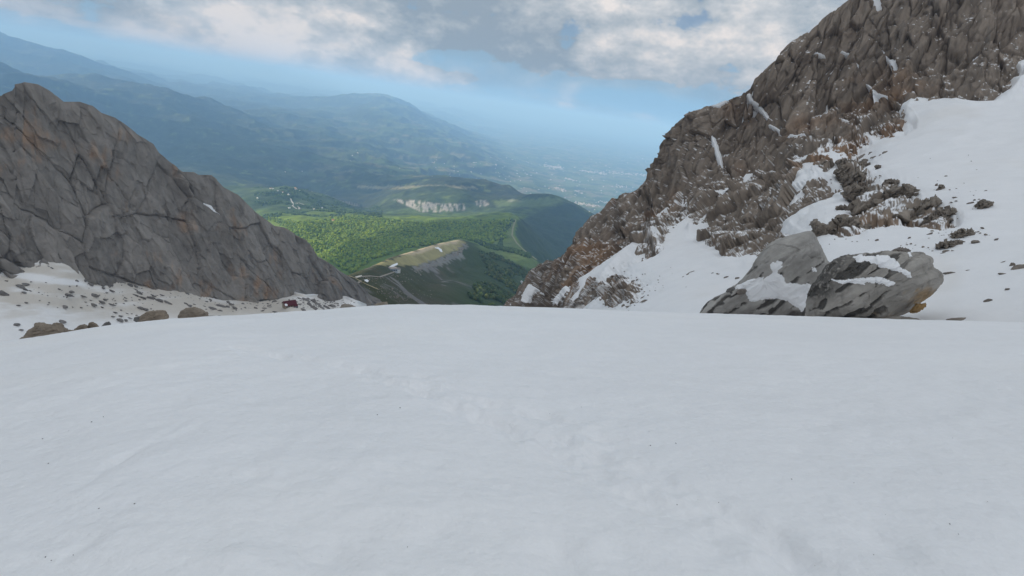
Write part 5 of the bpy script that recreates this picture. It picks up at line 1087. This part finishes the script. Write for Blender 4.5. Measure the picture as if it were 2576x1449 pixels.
# towns on the plain, far away
def towns():
    g = np.random.default_rng(4); V, Fc = [], []; tV, tF = [], []
    spots = []
    for x0, x1, y0, y1, n in [(1311, 1352, 491, 497, 70), (1431, 1500, 509, 518, 110), (1363, 1415, 416, 424, 80), (1462, 1525, 430, 438, 70), (1529, 1640, 433, 443, 80), (1398, 1418, 473, 479, 30), (1450, 1465, 480, 487, 18), (1550, 1580, 466, 472, 20), (1490, 1530, 540, 552, 40), (1500, 1530, 506, 512, 20), (1420, 1450, 448, 456, 20)]:
        for _ in range(n): t = g.random(); spots.append((x0+(x1-x0)*t+g.normal(0, 3), y0+(y1-y0)*t+g.normal(0, 1.6)))
    for _ in range(300): spots.append((g.uniform(1080, 1640), g.uniform(395, 560)))
    for _ in range(8): spots.append((g.uniform(600, 1150), g.uniform(360, 470)))
    for x, y in spots:
        p = hit(x, y, 7200)
        if p is None: continue
        s = np.hypot(p[0], p[1])/13000*g.uniform(9, 20); a = g.uniform(0, 3.14); c_, s_ = math.cos(a), math.sin(a); l, w, h = s*g.uniform(1, 1.9), s, s*g.uniform(0.5, 0.9)
        b = len(V); cr = [(-l/2, -w/2), (l/2, -w/2), (l/2, w/2), (-l/2, w/2)]
        V += [(p[0]+u*c_-v*s_, p[1]+u*s_+v*c_, p[2]+z) for z in (-20, h) for u, v in cr]
        V += [(p[0]+u*c_, p[1]+u*s_, p[2]+h+w*0.25) for u in (-l/2, l/2)]
        Fc += [(b, b+1, b+5, b+4), (b+1, b+2, b+6, b+5), (b+2, b+3, b+7, b+6), (b+3, b, b+4, b+7), (b+4, b+5, b+9, b+8), (b+6, b+7, b+8, b+9), (b+5, b+6, b+9), (b+7, b+4, b+8)]
    link('far_town', mesh_pf('far_town', V, Fc), mat_flat('pale_plaster', (0.78, 0.70, 0.63), 0.9, 0.2, 0.004), kind='stuff', label='tiny pale houses of towns on the distant plain', cat='town')  # pale warm plaster for all the far houses
towns()

# clouds added out of view to the left, placed to shade the far slopes
def shade_cloud(x, y, z, rx, ry, rz, seed, rot=0.0):
    V, Fc = ico(4); n = fbm(V*1.6+seed, 4, seed); V = V*(1+0.35*n)[:, None]
    V[:, 2] = np.where(V[:, 2] < -0.25, -0.25+0.2*(V[:, 2]+0.25), V[:, 2])
    V = V*np.array([rx, ry, rz]); c, s_ = math.cos(rot), math.sin(rot); V = np.stack([V[:, 0]*c-V[:, 1]*s_, V[:, 0]*s_+V[:, 1]*c, V[:, 2]], -1)
    link('shade_cloud', mesh_pf('shade_cloud', V, Fc, True), M_shade_cloud, loc=(x, y, z), kind='structure')
M_shade_cloud = mat_flat('shade_cloud_white', (0.85, 0.86, 0.88), 1.0, 0.02, 0.001)
def shade(px, py, r, rx, ry, seed, rot=0.0, zc=1700):
    p = pt(px, py, r); t = (zc-p[2])/sun_dir.z
    shade_cloud(p[0]+sun_dir.x*t, p[1]+sun_dir.y*t, zc, rx, ry, 260, seed, rot)
shade(1400, 600, 3900, 380, 2400, 3, R_(2.5))
shade(1465, 562, 5500, 420, 900, 4)
shade(868, 668, 2050, 230, 260, 5)
shade(640, 400, 9300, 2300, 1900, 7, R_(20))
shade(1060, 478, 7600, 1000, 420, 9, R_(10))

# loose stones too small to pick apart
def scree(name, spots, posfn, mat, label):
    Vs = []; protos = []
    for k in range(6):
        V, Fc = ico(1); g = np.random.default_rng(70+k); V = V*(1+0.3*fbm(V*1.3+k*5, 2, k))[:, None]
        for _ in range(6):
            n = g.normal(size=3); n /= np.linalg.norm(n); e = V@n-g.uniform(0.45, 0.75); V = V-np.where(e > 0, e*0.9, 0)[:, None]*n
        protos.append(V)
    F0 = np.array(Fc); allV, allF = [], []
    g = np.random.default_rng(31)
    for x, y, sz in spots:
        p = posfn(x, y); k = float(p@FWD)/IF; V = protos[g.integers(0, 6)]*np.array([sz*k*g.uniform(0.5, 0.9), sz*k*0.6, sz*k*g.uniform(0.25, 0.42)])
        a = g.uniform(0, 6.28); c, s_ = math.cos(a), math.sin(a); V = np.stack([V[:, 0]*c-V[:, 1]*s_, V[:, 0]*s_+V[:, 1]*c, V[:, 2]], -1)
        allF.append(F0+len(V)*len(allV)); allV.append(V+p)
    link(name, mesh_pf(name, np.concatenate(allV), np.concatenate(allF)), mat, kind='stuff', label=label, cat='scree')
_g = np.random.default_rng(12); sp_ = []
for cx, cy, sx, sy, n in [(2235, 505, 45, 30, 60), (2180, 545, 55, 30, 60), (2310, 550, 60, 22, 70), (2400, 590, 60, 18, 45), (2130, 590, 40, 20, 40), (2150, 440, 40, 35, 60), (1560, 735, 60, 35, 90), (2400, 480, 60, 50, 25), (1640, 690, 60, 40, 25), (2330, 620, 50, 10, 20), (1660, 590, 25, 30, 40)]:
    for _ in range(n): sp_.append((_g.normal(cx, sx*0.7), min(_g.normal(cy, sy*0.7), 782), _g.gamma(2.0, 1.1)+1.0))
scree('scree', sp_, rsnow, M_brown, 'loose brown stones scattered over the right snowfield')
sp_ = []
for cx, cy, sx, sy, n in [(120, 735, 90, 25, 15), (240, 715, 60, 22, 25), (330, 755, 70, 25, 40), (420, 735, 80, 18, 40), (560, 765, 70, 15, 60), (680, 765, 50, 12, 50), (790, 765, 50, 12, 150), (350, 795, 50, 8, 25), (840, 765, 30, 10, 90)]:
    for _ in range(n): sp_.append((_g.normal(cx, sx*0.7), _g.normal(cy, sy*0.7), _g.gamma(2.0, 0.9)+1.0))
scree('scree', sp_, lpos, M_grey, 'loose grey stones scattered over the left snowfield')
sp_ = []
for cx, cy, sx, sy, n in [(950, 715, 40, 14, 90), (1010, 740, 50, 18, 110), (930, 700, 20, 6, 40), (1000, 700, 30, 12, 50)]:
    for _ in range(n): sp_.append((_g.normal(cx, sx*0.7), _g.normal(cy, sy*0.7), _g.gamma(1.6, 1.0)+0.8))
for _ in range(170):
    t = _g.random(); k = t*3; a = np.array([(1040, 678), (1095, 662), (1148, 636), (1166, 612)]); i = min(int(k), 2); q = a[i]+(a[i+1]-a[i])*(k-i); sp_.append((q[0]+_g.normal(0, 3), q[1]+_g.normal(2, 4), _g.gamma(2.0, 1.1)+1.0))
sp_ = [q for q in sp_ if hit(q[0], q[1]) is not None]
scree('scree', sp_, hit, M_brown, 'crumbling rock along the rim and spur of the near ridge')
sp_ = []
def fgpos(x, y): q = ground_at(x, y); return np.array([q[0], q[1], float(fg_z(np.array([np.hypot(*q)]), np.array([math.atan2(q[0], q[1])]))[0])])
for _ in range(90): sp_.append((_g.uniform(100, 2560), _g.uniform(1000, 1445), _g.uniform(1.2, 3.2)))
scree('grit', sp_, fgpos, M_grey, 'dark specks of grit lying on the foreground snow')

# names for the small rocks that say which one is meant
def tell_apart():
    from collections import defaultdict
    b = defaultdict(list)
    for o, w, h, rot, kind in SMALL:
        sz = 'tiny' if w < 5 else 'small' if w < 10 else 'middling' if w < 18 else 'large'
        a = w/max(h, 0.1); sh = 'sliver shaped' if a > 5 else 'flat' if a > 2.6 else 'oblong' if a > 1.6 else 'blocky'
        b[(sz+' '+sh+' '+o['label'].replace('small ', '').replace('pebble sized ', ''))].append(o)
    ords = ['leftmost', 'second', 'third', 'fourth', 'fifth', 'sixth', 'seventh', 'eighth', 'ninth', 'tenth', 'eleventh', 'twelfth']
    for lab, l in b.items():
        l.sort(key=lambda o: px_of(np.array(o.matrix_world.translation))[0])
        for k, o in enumerate(l):
            o['label'] = lab if len(l) == 1 else lab+', '+(ords[0] if k == 0 else ords[k]+' from left' if k < 12 else str(k+1)+'th from left')
tell_apart()
